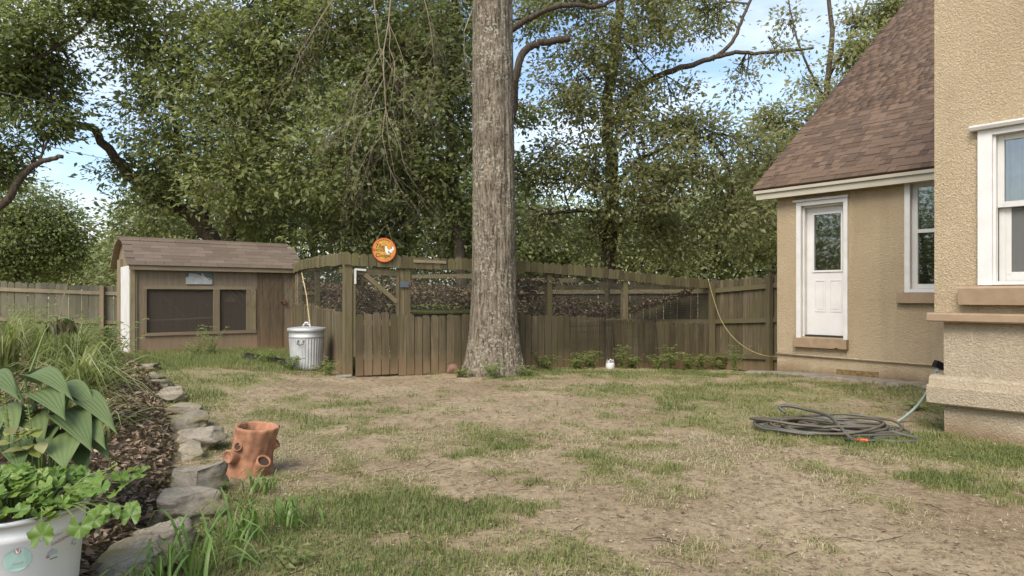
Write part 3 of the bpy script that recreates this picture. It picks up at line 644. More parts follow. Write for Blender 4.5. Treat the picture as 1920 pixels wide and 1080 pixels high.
us = lpart('upper_sash', MB().box(x0 + .052, x0 + .10, .045, .085, MR - .02, z1 - .031).box(x1 - .10, x1 - .052, .045, .085, MR - .02, z1 - .031).box(x0 + .101, x1 - .101, .047, .085, z1 - .08, z1 - .032).box(x0 + .101, x1 - .101, .04, .085, MR - .022, MR + .025), M['vinyl'], main)
lpart('pane', MB().box(x0 + .10, x1 - .10, .062, .067, MR + .025, z1 - .08), M['glass'], us)
ls = lpart('lower_sash', MB().box(x0 + .052, x0 + .10, .088, .125, z0 + .031, MR - .023).box(x1 - .10, x1 - .052, .088, .125, z0 + .031, MR - .023).box(x0 + .101, x0 + .14, .09, .125, z0 + .09, MR - .023).box(x0 + .101, x1 - .101, .092, .125, z0 + .033, z0 + .11), M['vinyl'], main)
lpart('pane', MB().box(x0 + .14, x1 - .10, .108, .112, z0 + .11, MR - .023), M['glass'], ls)
lpart('insect_screen', MB().box(x0 + .14, x1 - .10, .095, .0965, z0 + .11, MR - .023), M['winscreen'], ls)
cur = MB(); pts = [(x0 + .05 + .9 * i / 60, .24 + .018 * math.sin(i * 1.1)) for i in range(61)]
cur.add([(a, b, zz) for zz in (z0, z1) for a, b in pts], [(i, i + 1, i + 62, i + 61) for i in range(60)])
lpart('curtain', cur, M['curtain'], main)
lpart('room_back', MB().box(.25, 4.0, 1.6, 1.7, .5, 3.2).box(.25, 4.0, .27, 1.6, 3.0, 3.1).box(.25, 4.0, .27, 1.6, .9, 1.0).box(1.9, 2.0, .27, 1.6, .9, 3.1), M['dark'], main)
lpart('window_sill', moulding([(.02, z0 - .17), (-.085, z0 - .17), (-.10, z0 - .03), (-.085, z0 - .012), (.02, z0 - .004)], x0 - .205, x1 + .2), M['sill'], main)

# ================================================================== SHED
SHL = Vector((-6.72, 12.13, 0.0)); SROT = math.atan2(.616, .788)
shed = thing('chicken_shed', 'brown plywood chicken shed with shingled barn roof and wide screened window', 'shed', SHL, SROT)
SW, SD, ST = 2.92, 1.9, 1.79
SWIN = (.20, 1.96, .585, 1.375)
lpart('front_wall', wall_with_holes(0.05, SW - .05, -.15, ST, [SWIN], 0, .03), M['ply'], shed)
PROF = [(-.12, 1.80), (.48, 2.26), (.95, 2.36), (1.42, 2.26), (2.02, 1.80)]
side = MB(); pol = [(0.031, -.15), (SD, -.15), (SD, 1.78), (1.40, 2.22), (.95, 2.31), (.50, 2.22), (0.031, 1.86)]
for xx in (0.0, SW - .05):
    k = len(pol); side.add([(xx, a, b) for a, b in pol] + [(xx + .03, a, b) for a, b in pol], [tuple(range(k)), tuple(range(2 * k - 1, k - 1, -1))] + [(j, (j + 1) % k, (j + 1) % k + k, j + k) for j in range(k)])
lpart('side_wall', side, M['ply'], shed)
lpart('back_wall', MB().box(.03, SW - .05, SD - .03, SD - .001, -.15, 1.78).box(.03, SW - .05, .04, SD - .04, -.1, -.06), M['ply'], shed)
for a, b, m_ in ((-.06, .012, 'shedtrimv'), (.013, .05, 'shedtrim'), (SW - .085, SW - .02, 'shedtrimv')):
    lpart('corner_board', MB().box(a, b, -.035 + (.01 if a > 0 and a < .1 else 0), .0295, -.15, ST - .01), M['shedtrimv'], shed)
lpart('corner_board', MB().box(-.04, -.002, .22, 1.15, -.15, 1.80), M['white'], shed)
lpart('corner_board', MB().box(-.05, -.002, 1.16, 1.5, -.15, 1.95), M['shedtrimv'], shed)
x0, x1, z0, z1 = SWIN
for (a, b, c, d_) in [(x0 - .05, x1 + .18, z1, z1 + .06), (x0 - .03, x1 + .17, z0 - .055, z0), (x0 - .05, x0, z0 + .001, z1 - .001), (1.33, 1.445, z0 + .001, z1 - .001), (x1 - .02, x1 + .075, z0 + .001, z1 - .001), (x1 + .076, x1 + .16, z0 + .001, z1 - .001)]:
    lpart('window_trim', MB().box(a, b, -.028, -.001, c, d_), M['shedtrim'] if b - a > .5 else M['shedtrimv'], shed)
lpart('window_screen', MB().box(x0, x1, .012, .014, z0, z1), M['screen'], shed)
lpart('perch', MB().tube([(.15, .16, .80), (.8, .16, .815), (1.4, .15, .84)], .017, 6), M['shedtrim'], shed)
for q in ([(.38, .2, 1.4), (.9, .3, .85)], [(.95, .12, 1.4), (1.32, .12, 1.0)]): lpart('perch_brace', MB().tube(q, .008, 5), M['shedtrimv'], shed)
sdoor = lpart('door', MB().box(2.15, 2.65, -.022, -.002, .03, ST - .03), M['plydoor'], shed)
lpart('latch', MB().box(2.60, 2.72, -.05, -.023, 1.13, 1.155).box(2.66, 2.70, -.06, -.023, 1.09, 1.19), M['rust'], sdoor)
lpart('fascia', MB().box(-.09, SW + .09, -.115, -.085, 1.715, 1.80), M['shedtrim'], shed)
hl = lpart('heat_lamp', MB().lathe([(.03, .17), (.035, .10), (.07, .085), (.115, .04), (.13, 0.0), (.125, 0.0), (.10, .04)], 18), M['copper'], shed, (1.72, .25, 1.13), smooth=True)
lpart('cord', MB().tube([(0, 0, .17), (.01, 0, .45)], .005, 5), M['black'], hl)
rl = MB(); k = len(PROF)
for (a, b) in zip(PROF[:-1], PROF[1:]):
    d = Vector((0, b[0] - a[0], b[1] - a[1])).normalized(); nn = Vector((0, -d.z, d.y)) * .025
    vs = [Vector((x, *p)) - o_ for x in (-.11, SW + .11) for p in (a, b) for o_ in (Vector((0, 0, 0)), nn)]
    rl.add(vs, [(0, 2, 3, 1), (4, 5, 7, 6), (0, 4, 6, 2), (1, 3, 7, 5), (0, 1, 5, 4), (2, 6, 7, 3)])
sroof = lpart('roof', rl, M['shedtrim'], shed)
sv = []
for k in range(5):
    mb = MB().box(.004, .301, 0, .20, 0, .009); mb.v = [(p[0], p[1], p[2] - p[1] * .02) for p in mb.v]; m = mb.mesh('shingle', M['shedshingle']); m.attributes.new('rnd', 'FLOAT', 'FACE').data.foreach_set('value', [k / 4] * len(m.polygons)); sv.append(m)
for seg, (a, b) in enumerate(zip(PROF[:2], PROF[1:3])):
    d = Vector((0, b[0] - a[0], b[1] - a[1])); Ls = d.length; ang = math.atan2(d.z, d.y); nrow = 7 if seg == 0 else 3; ex = Ls / nrow
    for r_ in range(nrow):
        u = -.135 - (.1525 if r_ % 2 else 0.0)
        while u < SW + .1:
            if u > -.14 - .02 and u + .305 < SW + .16:
                p = Vector((u, a[0], a[1])) + d.normalized() * (r_ * ex - .02) + Vector((0, -math.sin(ang), math.cos(ang))) * .008
                link('shingle', random.choice(sv), sroof, p, (ang, 0, random.uniform(-.006, .006)))
            u += .305
lpart('ridge_cap', MB().box(-.13, SW + .13, .86, 1.04, 2.352, 2.372), M['shedtrim'], shed)
bs = MB()
# picture sign on the shed
ps = thing('picture_sign', 'small faded picture sign of a bird fixed above the shed window', 'sign', PM['chicken_shed'] @ Vector((.85, -.012, 1.47)), SROT)
M['teal'] = plain('faded_teal_print', (0.085, 0.115, 0.105), 0.6, var=0.3); M['paleprint'] = plain('faded_white_print', (0.34, 0.355, 0.335), 0.6, var=0.2); M['birdprint'] = plain('bird_print', (0.46, 0.42, 0.35), 0.6, var=0.2)
lpart('board', MB().box(0, .46, -.012, .0, 0, .27), M['paleprint'], ps)
lpart('printed_sky', MB().add([(.0, -.0135, .27), (.46, -.0135, .27), (.46, -.0135, .10), (.38, -.0135, .08), (.30, -.0135, .15), (.16, -.0135, .20), (.06, -.0135, .20), (.04, -.0135, .13), (0, -.0135, .13)], [tuple(range(8, -1, -1))]), M['teal'], ps)
lpart('printed_bird', MB().add([(.27, -.015, .20), (.285, -.015, .21), (.32, -.015, .15), (.38, -.015, .11), (.44, -.015, .12), (.36, -.015, .075), (.29, -.015, .09)], [tuple(range(6, -1, -1))]), M['birdprint'], ps)
# ================================================================== CHICKEN RUN
G0 = Vector((-2.45, 10.27, 0)); R0 = Vector((4.21, 14.40, 0)); S0 = Vector((-4.40, 13.88, 0))
run = thing('chicken_run', 'mossy wooden chicken run with low picket front, wire sides and gate', 'chicken run', (G0.x, G0.y, 0))
FD = (R0 - G0).normalized(); FL = (R0 - G0).length; FA = math.atan2(FD.y, FD.x)
LD = (S0 - G0).normalized(); LL = (S0 - G0).length; LA = math.atan2(LD.y, LD.x)
def picket_mesh(name, w, h, th, mat, style='dog', seed=0):
    rr = random.Random(seed); k = w * .28
    if style == 'round': top = [(w / 2 * math.cos(a), h - w * .42 + w * .42 * math.sin(a)) for a in [PI * i / 6 for i in range(7)]]
    elif style == 'dog': top = [(w / 2, h - k), (w / 2 - k * .9, h + rr.uniform(-.008, .004)), (-w / 2 + k * .9, h + rr.uniform(-.008, .004)), (-w / 2, h - k * rr.uniform(.8, 1.1))]
    else: top = [(w / 2, h), (-w / 2, h)]
    return MB().prism([(-w / 2, 0), (w / 2, 0)] + top, -th / 2, th / 2).mesh(name, mat)
low = [picket_mesh('picket', .119 + .004 * (i % 3), .93 + .012 * (i % 4), .018, M['picket'], 'dog', i) for i in range(6)]
trm = [picket_mesh('trim_board', .123 + .005 * (i % 3), .185 + .008 * (i % 3), .018, M['trimwood'], 'round', i) for i in range(5)]
PITCH = .1385
def on_front(t, o=0.0): p = G0 + FD * t + Vector((FD.y, -FD.x, 0)) * o; return Vector((p.x, p.y, gz(p.x, p.y)))
def on_left(t, o=0.0): p = G0 + LD * t + Vector((-LD.y, LD.x, 0)) * o; return Vector((p.x, p.y, gz(p.x, p.y)))
GATE = (.07, .83)
def put(name, mesh, parent, p, rz, tilt=0.0):
    o = link(name, mesh, parent, p, (0, tilt, rz), world=True); return o
gate = wpart('gate', MB().bar(on_front(.09, .02) + Vector((0, 0, .30)), on_front(.80, .02) + Vector((0, 0, .30)), .03, .08).bar(on_front(.09, .02) + Vector((0, 0, .82)), on_front(.80, .02) + Vector((0, 0, .82)), .03, .08), M['railwood'], run)
PM['gate'] = Matrix.Identity(4)
def gpart(name, mesh, p, rz, tilt=0.0):
    o = link(name, mesh, gate, p, (0, tilt, rz)); return o
t = .15; i = 0
while t < FL - .05:
    p = on_front(t, .03)
    if t < .83:
        gpart('picket', low[i % 6], p + Vector((0, 0, .012 + .03 * t)), FA, random.uniform(-.006, .006))
    else: put('picket', low[random.randrange(6)], run, p + Vector((0, 0, random.uniform(-.012, .012))), FA, random.uniform(-.014, .014))
    t += PITCH; i += 1
t = .14
while t < LL - .05:
    put('picket', low[random.randrange(6)], run, on_left(t, .03) + Vector((0, 0, random.uniform(-.01, .015))), LA, random.uniform(-.012, .012)); t += PITCH
TOPZ = 1.68
t = -.06
while t < FL + .05:
    put('trim_board', trm[random.randrange(5)], run, on_front(t, .055) + Vector((0, 0, TOPZ + random.uniform(-.008, .008))), FA, random.uniform(-.03, .03)); t += PITCH * .97
t = .05
while t < LL:
    put('trim_board', trm[random.randrange(5)], run, on_left(t, .055) + Vector((0, 0, TOPZ - .03 * t + random.uniform(-.008, .008))), LA, random.uniform(-.03, .03)); t += PITCH * .97
def post(p, w, h, name='post', mat='postwood'):
    m = MB().box(-w / 2, w / 2, -w / 2, w / 2, 0, h).mesh(name, M[mat]); return link(name, m, run, p, (0, 0, FA), world=True)
for tt, w, h in ((-.02, .115, 1.78), (.93, .10, 1.78), (3.66, .10, 1.72), (5.44, .10, 1.72), (FL, .10, 1.80)): post(on_front(tt, -.02) - Vector((0, 0, .05)), w, h)
post(on_front(.84, -.01) - Vector((0, 0, -.4)), .07, 1.25)
for tt in (LL - .30, LL - .12): post(on_left(tt, -.02) - Vector((0, 0, .05)), .09, 1.80, mat='shedtrimv')
post(on_left(LL * .55, -.03) - Vector((0, 0, .05)), .08, 1.7)
for (a, b, z, o_) in ((-.06, FL, 1.745, .0), (.98, FL, .80, -.005), (.98, FL, .28, -.005)):
    mb = MB(); ts = np.linspace(a, b, 9)
    for q in range(8): mb.bar(on_front(ts[q], o_) + Vector((0, 0, z)), on_front(ts[q + 1], o_) + Vector((0, 0, z)), .035, .085)
    wpart('rail', mb, M['railwood'], run)
for z in (1.71, .80, .28): wpart('rail', MB().bar(on_left(.05, 0) + Vector((0, 0, z)), on_left(LL - .1, 0) + Vector((0, 0, z - (.1 if z > 1 else 0))), .035, .085), M['railwood'], run)
# gate frame above the pickets, brace, brackets, hinge
def gw(name, mb, mat): return link(name, mb.mesh(name, M[mat]), gate, world=False)
gw('top_rail', MB().bar(on_front(.08, .0) + Vector((0, 0, 1.60)), on_front(.80, .0) + Vector((0, 0, 1.60)), .04, .10), 'postwood')
gw('stile', MB().bar(on_front(.075, .012) + Vector((0, 0, .30)), on_front(.075, .012) + Vector((0, 0, 1.55)), .04, .05, (1, 0, 0)), 'postwood')
gw('stile', MB().bar(on_front(.775, .012) + Vector((0, 0, .30)), on_front(.775, .012) + Vector((0, 0, 1.55)), .04, .06, (1, 0, 0)), 'postwood')
gw('brace', MB().bar(on_front(.24, .015) + Vector((0, 0, 1.55)), on_front(.76, .015) + Vector((0, 0, 1.15)), .035, .07), 'railwood')
gw('corner_bracket', MB().bar(on_front(.08, .045) + Vector((0, 0, 1.40)), on_front(.08, .045) + Vector((0, 0, 1.63)), .03, .003, (FD.y, -FD.x, 0)).bar(on_front(.08, .047) + Vector((0, 0, 1.62)), on_front(.25, .047) + Vector((0, 0, 1.62)), .003, .03), 'whiteplastic')
gw('hinge', MB().bar(on_front(.80, .05) + Vector((0, 0, 1.43)), on_front(.94, .05) + Vector((0, 0, 1.43)), .012, .09), 'blue')
wpart('batten', MB().bar(on_front(1.02, .072) + Vector((0, 0, 1.80)), on_front(1.58, .072) + Vector((0, 0, 1.795)), .02, .045), M['shedtrim'], run)
# chicken wire: hexagons of flat wire
def hexwire(place, t0, t1, z0, z1, c=.042, w=.0022):
    segs = []; r = 0; z = z0
    while z < z1:
        t = t0 + (c / 2 if r % 2 else 0)
        while t < t1:
            segs += [((t, z), (t, z + c * .5)), ((t, z + c * .5), (t + c / 2, z + c * .85)), ((t, z + c * .5), (t - c / 2, z + c * .85))]; t += c
        z += c * .85; r += 1
    A = np.array([[*s[0], *s[1]] for s in segs]); return A
def wire_obj(fn, t0, t1, z0, z1, sag=0.0):
    A = hexwire(fn, t0, t1, z0, z1); p0 = fn(0.0); p1 = fn(1.0); d = np.array(p1 - p0); d[2] = 0; d /= np.linalg.norm(d); o = np.array(p0)
    gzf = lambda t: ground(o[0] + d[0] * t, o[1] + d[1] * t)
    def P(t, z): return np.stack([o[0] + d[0] * t, o[1] + d[1] * t, gzf(t) + z], -1)
    a = P(A[:, 0], A[:, 1]); b = P(A[:, 2], A[:, 3]); w = .003
    dirv = b - a; dirv /= np.linalg.norm(dirv, axis=1, keepdims=True); nrm = np.array([d[1], -d[0], 0]); s = np.cross(dirv, nrm) * w
    V = np.stack([a - s, a + s, b + s, b - s], 1).reshape(-1, 3); F = np.arange(len(V)).reshape(-1, 4)
    o_ = link('chicken_wire', np_mesh('chicken_wire', V, F, M['chickenwire']), run, world=True); tag(o_, kind='stuff')
wire_obj(lambda t: on_front(t, .015), .98, FL, .9, 1.66)
wire_obj(lambda t: on_left(t, .015), .1, LL - .3, .9, 1.60)
A = hexwire(None, .1, .76, .9, 1.56); o_ = np.array(on_front(0, .022)); d = np.array(FD)
a = o_ + np.stack([A[:, 0] * d[0], A[:, 0] * d[1], A[:, 1]], -1); b = o_ + np.stack([A[:, 2] * d[0], A[:, 2] * d[1], A[:, 3]], -1)
dv = b - a; dv /= np.linalg.norm(dv, axis=1, keepdims=True); s = np.cross(dv, np.array([d[1], -d[0], 0])) * .003
V = np.stack([a - s, a + s, b + s, b - s], 1).reshape(-1, 3)
tag(link('chicken_wire', np_mesh('chicken_wire', V, np.arange(len(V)).reshape(-1, 4), M['chickenwire']), gate), kind='stuff')

# sagging net over the run with its load of leaves
ND = Vector((-FD.y, FD.x, 0)); DEPTH = 3.9
def net_z(t, w):
    base = 1.60 - .27 * sm(t, 2.5, 7.8) - .30 * np.sin(np.clip(w / DEPTH, 0, 1) * PI) ** .6
    sag = 0
    for (tt, ww, rt, rw, dep) in ((1.4, 1.0, .9, .6, .42), (2.6, 1.6, .9, .7, .55), (3.3, .7, .55, .45, .45), (4.3, 1.3, .85, .55, .62), (4.1, .5, .5, .35, .30), (5.3, .9, .8, .5, .30), (.6, 1.6, .7, .6, .3), (2.0, .45, .6, .35, .28), (6.2, .8, .7, .5, .18), (-.8, 1.6, .9, .6, .3)):
        sag = sag + dep * np.exp(-((t - tt) / rt) ** 2 - ((w - ww) / rw) ** 2)
    return base - sag + (fbm(t * 2.5, w * 2.5, 0, 2) - .5) * .10
net = thing('roof_netting', 'sagging net roof of the chicken run heaped with brown dead leaves', 'netting', (G0.x, G0.y, 0))
def net_p(t, w): return np.stack([G0.x + FD.x * t + ND.x * w, G0.y + FD.y * t + ND.y * w, net_z(t, w)], -1)
n = 32000; t = RNG.uniform(-1.2, 7.3, n); w = DEPTH * RNG.random(n) ** 1.15; keep = (t > w * LD.dot(FD) / LD.dot(ND) + .12) & (w < (7.9 - t) * .75) & ((fbm(t * 1.5, w * 1.5, 5, 3) > .48) | (1.66 - .27 * sm(t, 2.5, 7.8) - net_z(t, w) > .42)); t = t[keep]; w = w[keep]; n = len(t)
C = net_p(t, w); C[:, 2] += RNG.uniform(0, .05, n); Dv = randdir(n); Dv[:, 2] *= .5; Nn = randdir(n) * .6 + np.array([0, 0, 1.0])
o = link('dead_leaves', leaf_quads(C, Dv, Nn, RNG.uniform(.05, .11, n), RNG.uniform(.025, .055, n), .2, M['litter'], RNG.beta(1.8, 1.5, n), 'dead_leaves'), net, world=True); tag(o, kind='stuff')
segs = MB()
for q in np.arange(-1.2, 7.4, .12):
    wlo = max(.02, (q - .1) * LD.dot(ND) / LD.dot(FD) if q < .1 else .02); ww = np.linspace(wlo, max(wlo + .1, min(DEPTH, (7.9 - q) * .75)), 14); segs.tube(net_p(np.full(14, q), ww), .0022, 3, False)
for q in np.arange(.05, DEPTH, .12):
    tt = np.linspace(q * LD.dot(FD) / LD.dot(ND) + .1, min(7.3, 7.9 - q / .75), 30); segs.tube(net_p(tt, np.full(30, q)), .0022, 3, False)
tag(wpart('net_cords', segs, M['wire'], net), kind='stuff')
for q in (1.0, 2.6, 4.4): wpart('roof_beam', MB().bar(on_front(q, -.05) + Vector((0, 0, 1.60)), on_front(q, -3.6) + Vector((0, 0, 1.66)), .04, .08), M['railwood'], net)

# things inside the run
nbx = thing('nest_box', 'low nest box with a moss covered sloping lid inside the run', 'nest box', on_front(1.15, -.35) + Vector((0, 0, 0)), FA)
lpart('box', MB().box(0, 1.6, .05, .85, 0, .93), M['postwood'], nbx)
lpart('lid', MB().box(-.08, 1.7, -.08, .95, -.015, .015), M['moss'], nbx, (0, 0, .985), (R(7), 0, 0))
for k, (tt, w0, lab, zz) in enumerate(((2.0, .75, 'grey plywood sheet leaning inside the run behind the mossy lid', 1.0), (4.75, .55, 'reddish brown plywood sheet standing inside the run near a post', 1.15))):
    p = on_front(tt, -2.2 if k == 0 else -1.3); tag(link('plywood_sheet', MB().box(0, w0, 0, .015, 0, zz).mesh('plywood_sheet', M['greyfence'] if k == 0 else M['ply']), None, p, (R(-4), 0, FA)), lab, 'board')
# sign
sg = thing('round_sign', 'round orange sign with a white rooster hanging above the run gate', 'sign', on_front(.52, .085) + Vector((0, 0, 1.945)), FA - R(6))
def disc(r, y, mat, n=48): return MB().add([(r * math.cos(2 * PI * i / n), y, r * math.sin(2 * PI * i / n)) for i in range(n)], [tuple(range(n))])
M['signdark'] = plain('sign_dark_edge', (0.10, 0.03, 0.015), 0.6); M['signorange'] = plain('sign_orange', (0.72, 0.20, 0.05), 0.5, var=0.2); M['signyellow'] = plain('sign_yellow', (0.62, 0.33, 0.06), 0.5, var=0.25, scale=14); M['signblack'] = plain('sign_black_print', (0.035, 0.02, 0.012), 0.6); M['signwhite'] = plain('sign_white_print', (0.78, 0.77, 0.74), 0.5, var=.05)
lpart('board', MB().lathe([(0.0, -.006), (.191, -.006), (.191, .006), (0, .006)], 48, Matrix.Rotation(PI / 2, 4, 'X')), M['signdark'], sg)
lpart('orange_ring', disc(.182, -.0075, None), M['signorange'], sg); lpart('yellow_face', disc(.148, -.009, None), M['signyellow'], sg)
for k in range(7): a = R(62 + k * 11); lpart('star_mark', MB().box(-.007, .007, -.0105, -.0095, -.007, .007), M['signblack'], sg, (.155 * math.cos(a), 0, .155 * math.sin(a)), (0, a, 0))
def text(body, size, loc, parent, mat, rot=(PI / 2, 0, 0), shear=0.0, sx=1.0):
    cu = bpy.data.curves.new('lettering', 'FONT'); cu.body = body; cu.size = size; cu.align_x = 'CENTER'; cu.align_y = 'CENTER'; cu.extrude = .0006; cu.shear = shear
    tmp = bpy.data.objects.new('lettering', cu); COL.objects.link(tmp); dg = bpy.context.evaluated_depsgraph_get(); me = bpy.data.meshes.new_from_object(tmp.evaluated_get(dg)); bpy.data.objects.remove(tmp)
    me.materials.clear(); me.materials.append(mat)
    if parent is None: return me
    o = link('lettering', me, parent, loc, rot); o.scale = (sx, 1, 1); return o
text('The', .095, (-.075, -.0105, .055), sg, M['signblack'], (PI / 2, R(6), 0), .3)
text('CHICKEN', .052, (-.072, -.0105, -.008), sg, M['signblack'], (PI / 2, R(3), 0))
text('Coop', .085, (-.045, -.0105, -.085), sg, M['signblack'], (PI / 2, R(4), 0), .35)
ro = [(.012, .055), (.022, .068), (.036, .062), (.044, .035), (.06, .012), (.082, .0), (.105, .022), (.118, .052), (.135, .055), (.152, .035), (.15, .01), (.128, -.015), (.105, -.05), (.075, -.068), (.045, -.06), (.022, -.035), (.014, -.005), (.018, .025)]
lpart('rooster', MB().add([(a, -.0115, b) for a, b in ro], [tuple(range(len(ro)))]), M['signwhite'], sg)
lpart('rooster_comb', MB().add([(.012, -.0125, .068), (.02, -.0125, .082), (.027, -.0125, .074), (.034, -.0125, .083), (.038, -.0125, .066), (.026, -.0125, .066)], [tuple(range(6))]).add([(.105, -.0125, .018), (.112, -.0125, .055), (.122, -.0125, .062), (.114, -.0125, .02)], [(0, 1, 2, 3)]), M['signblack'], sg)
lpart('rooster_wing', MB().add([(.06, -.0125, -.01), (.085, -.0125, -.035), (.11, -.0125, -.045), (.10, -.0125, -.055), (.07, -.0125, -.045), (.056, -.0125, -.03)], [tuple(range(6))]), M['signblack'], sg)
lpart('rooster_legs', MB().box(.068, .073, -.0125, -.0115, -.10, -.066).box(.086, .091, -.0125, -.0115, -.10, -.062).box(.058, .10, -.0125, -.0115, -.104, -.099), M['signblack'], sg)
lpart('string', MB().tube([(-.12, -.004, .15), (-.02, .0, .33), (.05, .0, .40), (.125, -.004, .14)], .0018, 4), M['rope'], sg)

# ------------------------------------------------------------------ tall fences
tall = [picket_mesh('picket', .130 + .004 * (i % 3), 1.80 + .02 * (i % 3), .018, M['picket'], 'dog', 20 + i) for i in range(5)]
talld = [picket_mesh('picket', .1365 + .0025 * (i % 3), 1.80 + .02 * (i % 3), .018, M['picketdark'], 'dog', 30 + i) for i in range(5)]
tallg = [picket_mesh('picket', .134, 1.80 + .015 * (i % 3), .018, M['greyfence'], 'dog', 40 + i) for i in range(5)]
def tall_fence(name, label, A, B, za, zb, pks, railm, postm, posts, face, gap=.144, rails=(.28, .98, 1.62)):
    A = Vector(A); B = Vector(B); d = (B - A); L = d.length; d.normalize(); a = math.atan2(d.y, d.x); nn = Vector((-d.y, d.x)) * face
    t_ = thing(name, label, 'fence', (A.x, A.y, za))
    def P(t, o=0): q = A + d * t + nn * o; return Vector((q.x, q.y, za + (zb - za) * t / L))
    t = .07
    while t < L: link('picket', random.choice(pks), t_, P(t) + Vector((0, 0, random.uniform(-.015, .015))), (0, random.uniform(-.008, .008), a), world=True); t += gap
    for z in rails: wpart('rail', MB().bar(P(0, .035) + Vector((0, 0, z)), P(L, .035) + Vector((0, 0, z)), .038, .088), M[railm], t_)
    for q in posts: link('post', MB().box(-.047, .047, -.047, .047, 0, 1.86).mesh('post', M[postm]), t_, P(q, .105) - Vector((0, 0, .05)), (0, 0, a), world=True)
    return t_
RE = (5.28, 11.75)
tall_fence('privacy_fence', 'tall mossy fence between the run corner and the stucco wing', (R0.x, R0.y), RE, -.27, -.12, tall, 'railwood', 'postwood', (.15, 1.80), -1, .139)
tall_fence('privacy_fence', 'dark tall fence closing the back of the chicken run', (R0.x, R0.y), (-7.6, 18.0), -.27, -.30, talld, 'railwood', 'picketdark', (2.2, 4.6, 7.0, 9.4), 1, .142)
tall_fence('privacy_fence', 'weathered grey fence with tan rails behind the flower bed and shed', (-16.2, 15.4), (-7.4, 17.9), -.04, -.42, tallg, 'tanwood', 'tanpost', (1.0, 3.62, 6.2, 8.6), -1, .143, (.35, .9, 1.62))

# ================================================================== SMALL OBJECTS
# trash can
TC = at(575, 692, 10.75); TC.z = gz(TC.x, TC.y)
can = thing('trash_can', 'ribbed galvanised trash can with lid standing beside the shed door', 'trash can', TC, R(-20))
n = 144; prof = [(.225, 0), (.232, .012), (.236, .05), (.262, .48), (.264, .50), (.272, .505), (.272, .515), (.266, .525), (.270, .60), (.282, .605), (.282, .62), (.262, .62), (.258, .55)]
V = []
for r_, z in prof:
    for j in range(n):
        rr = r_ + (.006 * (1 if (j % 4) < 2 else -1) if .04 < z < .49 else 0); a = 2 * PI * j / n; V.append((rr * math.cos(a), rr * math.sin(a), z))
zs = []
V2 = []
PR = [(.228, 0), (.236, .012), (.236, .04)] + [(.237 + .026 * k / 8, .045 + .43 * k / 8) for k in range(9)] + [(.264, .49), (.273, .50), (.273, .515), (.266, .525), (.270, .605), (.283, .61), (.283, .622), (.262, .622)]
for r_, z in PR:
    for j in range(n):
        rr = r_ + (.0055 * math.cos(j * PI / 2) * 1.2 if .042 < z < .48 else 0); a = 2 * PI * j / n; V2.append((rr * math.cos(a), rr * math.sin(a), z))
lpart('body', np_mesh('body', np.array(V2), grid_faces(len(PR), n, True), M['galv'], False), None, can)
lid = lpart('lid', MB().lathe([(.292, .595), (.295, .60), (.295, .632), (.288, .640), (.25, .645), (.20, .652), (.10, .662), (0.0, .665)], 48), M['galv'], can, smooth=True)
lpart('handle', MB().tube([(-.07, 0, .65), (-.06, 0, .69), (0, 0, .70), (.06, 0, .69), (.07, 0, .65)], .012, 6), M['whiteplastic'], lid)
lpart('tie_knot', MB().tube([(-.03, -.02, .69), (0, -.03, .725), (.03, -.01, .72), (.04, .02, .69), (0, .03, .715), (-.03, .0, .705)], .016, 6), M['whiteplastic'], lid)
lpart('side_handle', MB().tube([(.13, -.237, .46), (.135, -.262, .45), (.14, -.27, .40), (.09, -.285, .39), (.04, -.288, .40), (.045, -.275, .45), (.05, -.262, .46)], .007, 6), M['wire'], can)
# black plastic sheeting by the can
nu, nv = 34, 10; V = []
for i in range(nu):
    u = i / (nu - 1)
    for j in range(nv):
        v_ = j / (nv - 1); p = at(468 + 105 * u, 0, 11.5 - .75 * u); X = p.x + (v_ - .5) * .2; Y = p.y + (v_ - .5) * (.34 + .25 * math.sin(u * 9))
        V.append((X, Y, gz(X, Y) + .015 + .11 * math.sin(PI * v_) * (1.0 if v_ < .01 else min(1, 1.3 * float(fbm(u * 16, v_ * 6, 3, 3)) + .1)) * (0.35 + .65 * float(fbm(u * 7, v_ * 3, 1, 3)))))
tag(link('plastic_sheet', np_mesh('plastic_sheet', np.array(V), grid_faces(nu, nv), M['black'], True)), 'crumpled black plastic sheeting on the grass beside the shed door', 'plastic sheet')
# bamboo pole and cord
a = at(566, 512, 12.9); b = at(580, 600, 11.7); tag(link('cane', MB().tube([a, (a + b) / 2 + Vector((.02, 0, 0)), b, b + (b - a) * .3], .011, 6).mesh('cane', M['rope'])), 'thin tan cane leaning from the shed eave behind the trash can', 'cane')
cps = [at(1328, 524, 14.2), at(1338, 560, 14.0), at(1352, 600, 13.7), at(1375, 633, 13.3), at(1405, 656, 12.7), at(1435, 667, 12.2), at(1458, 668, 11.3)]
def smooth_path(pts, k=6):
    pts = [Vector(p) for p in pts]; out = []
    for i in range(len(pts) - 1):
        p0 = pts[max(i - 1, 0)]; p1 = pts[i]; p2 = pts[i + 1]; p3 = pts[min(i + 2, len(pts) - 1)]
        for q in range(k):
            t = q / k; out.append(.5 * ((2 * p1) + (p2 - p0) * t + (2 * p0 - 5 * p1 + 4 * p2 - p3) * t * t + (3 * p1 - p0 - 3 * p2 + p3) * t ** 3))
    return out + [pts[-1]]
tag(link('yellow_cord', MB().tube(smooth_path(cps), .0075, 6).mesh('yellow_cord', M['yellow'], True)), 'slack yellow cord hanging from the run corner to the stucco wing', 'cord')
mp = at(648, 707, 10.2); tag(link('metal_strip', MB().box(-.11, .11, -.03, .03, 0, .02).mesh('metal_strip', M['metal']), None, (mp.x, mp.y - .1, gz(mp.x, mp.y) + .02), (R(5), R(-3), R(8))), 'short bright metal strip lying at the foot of the gate post', 'metal strip')
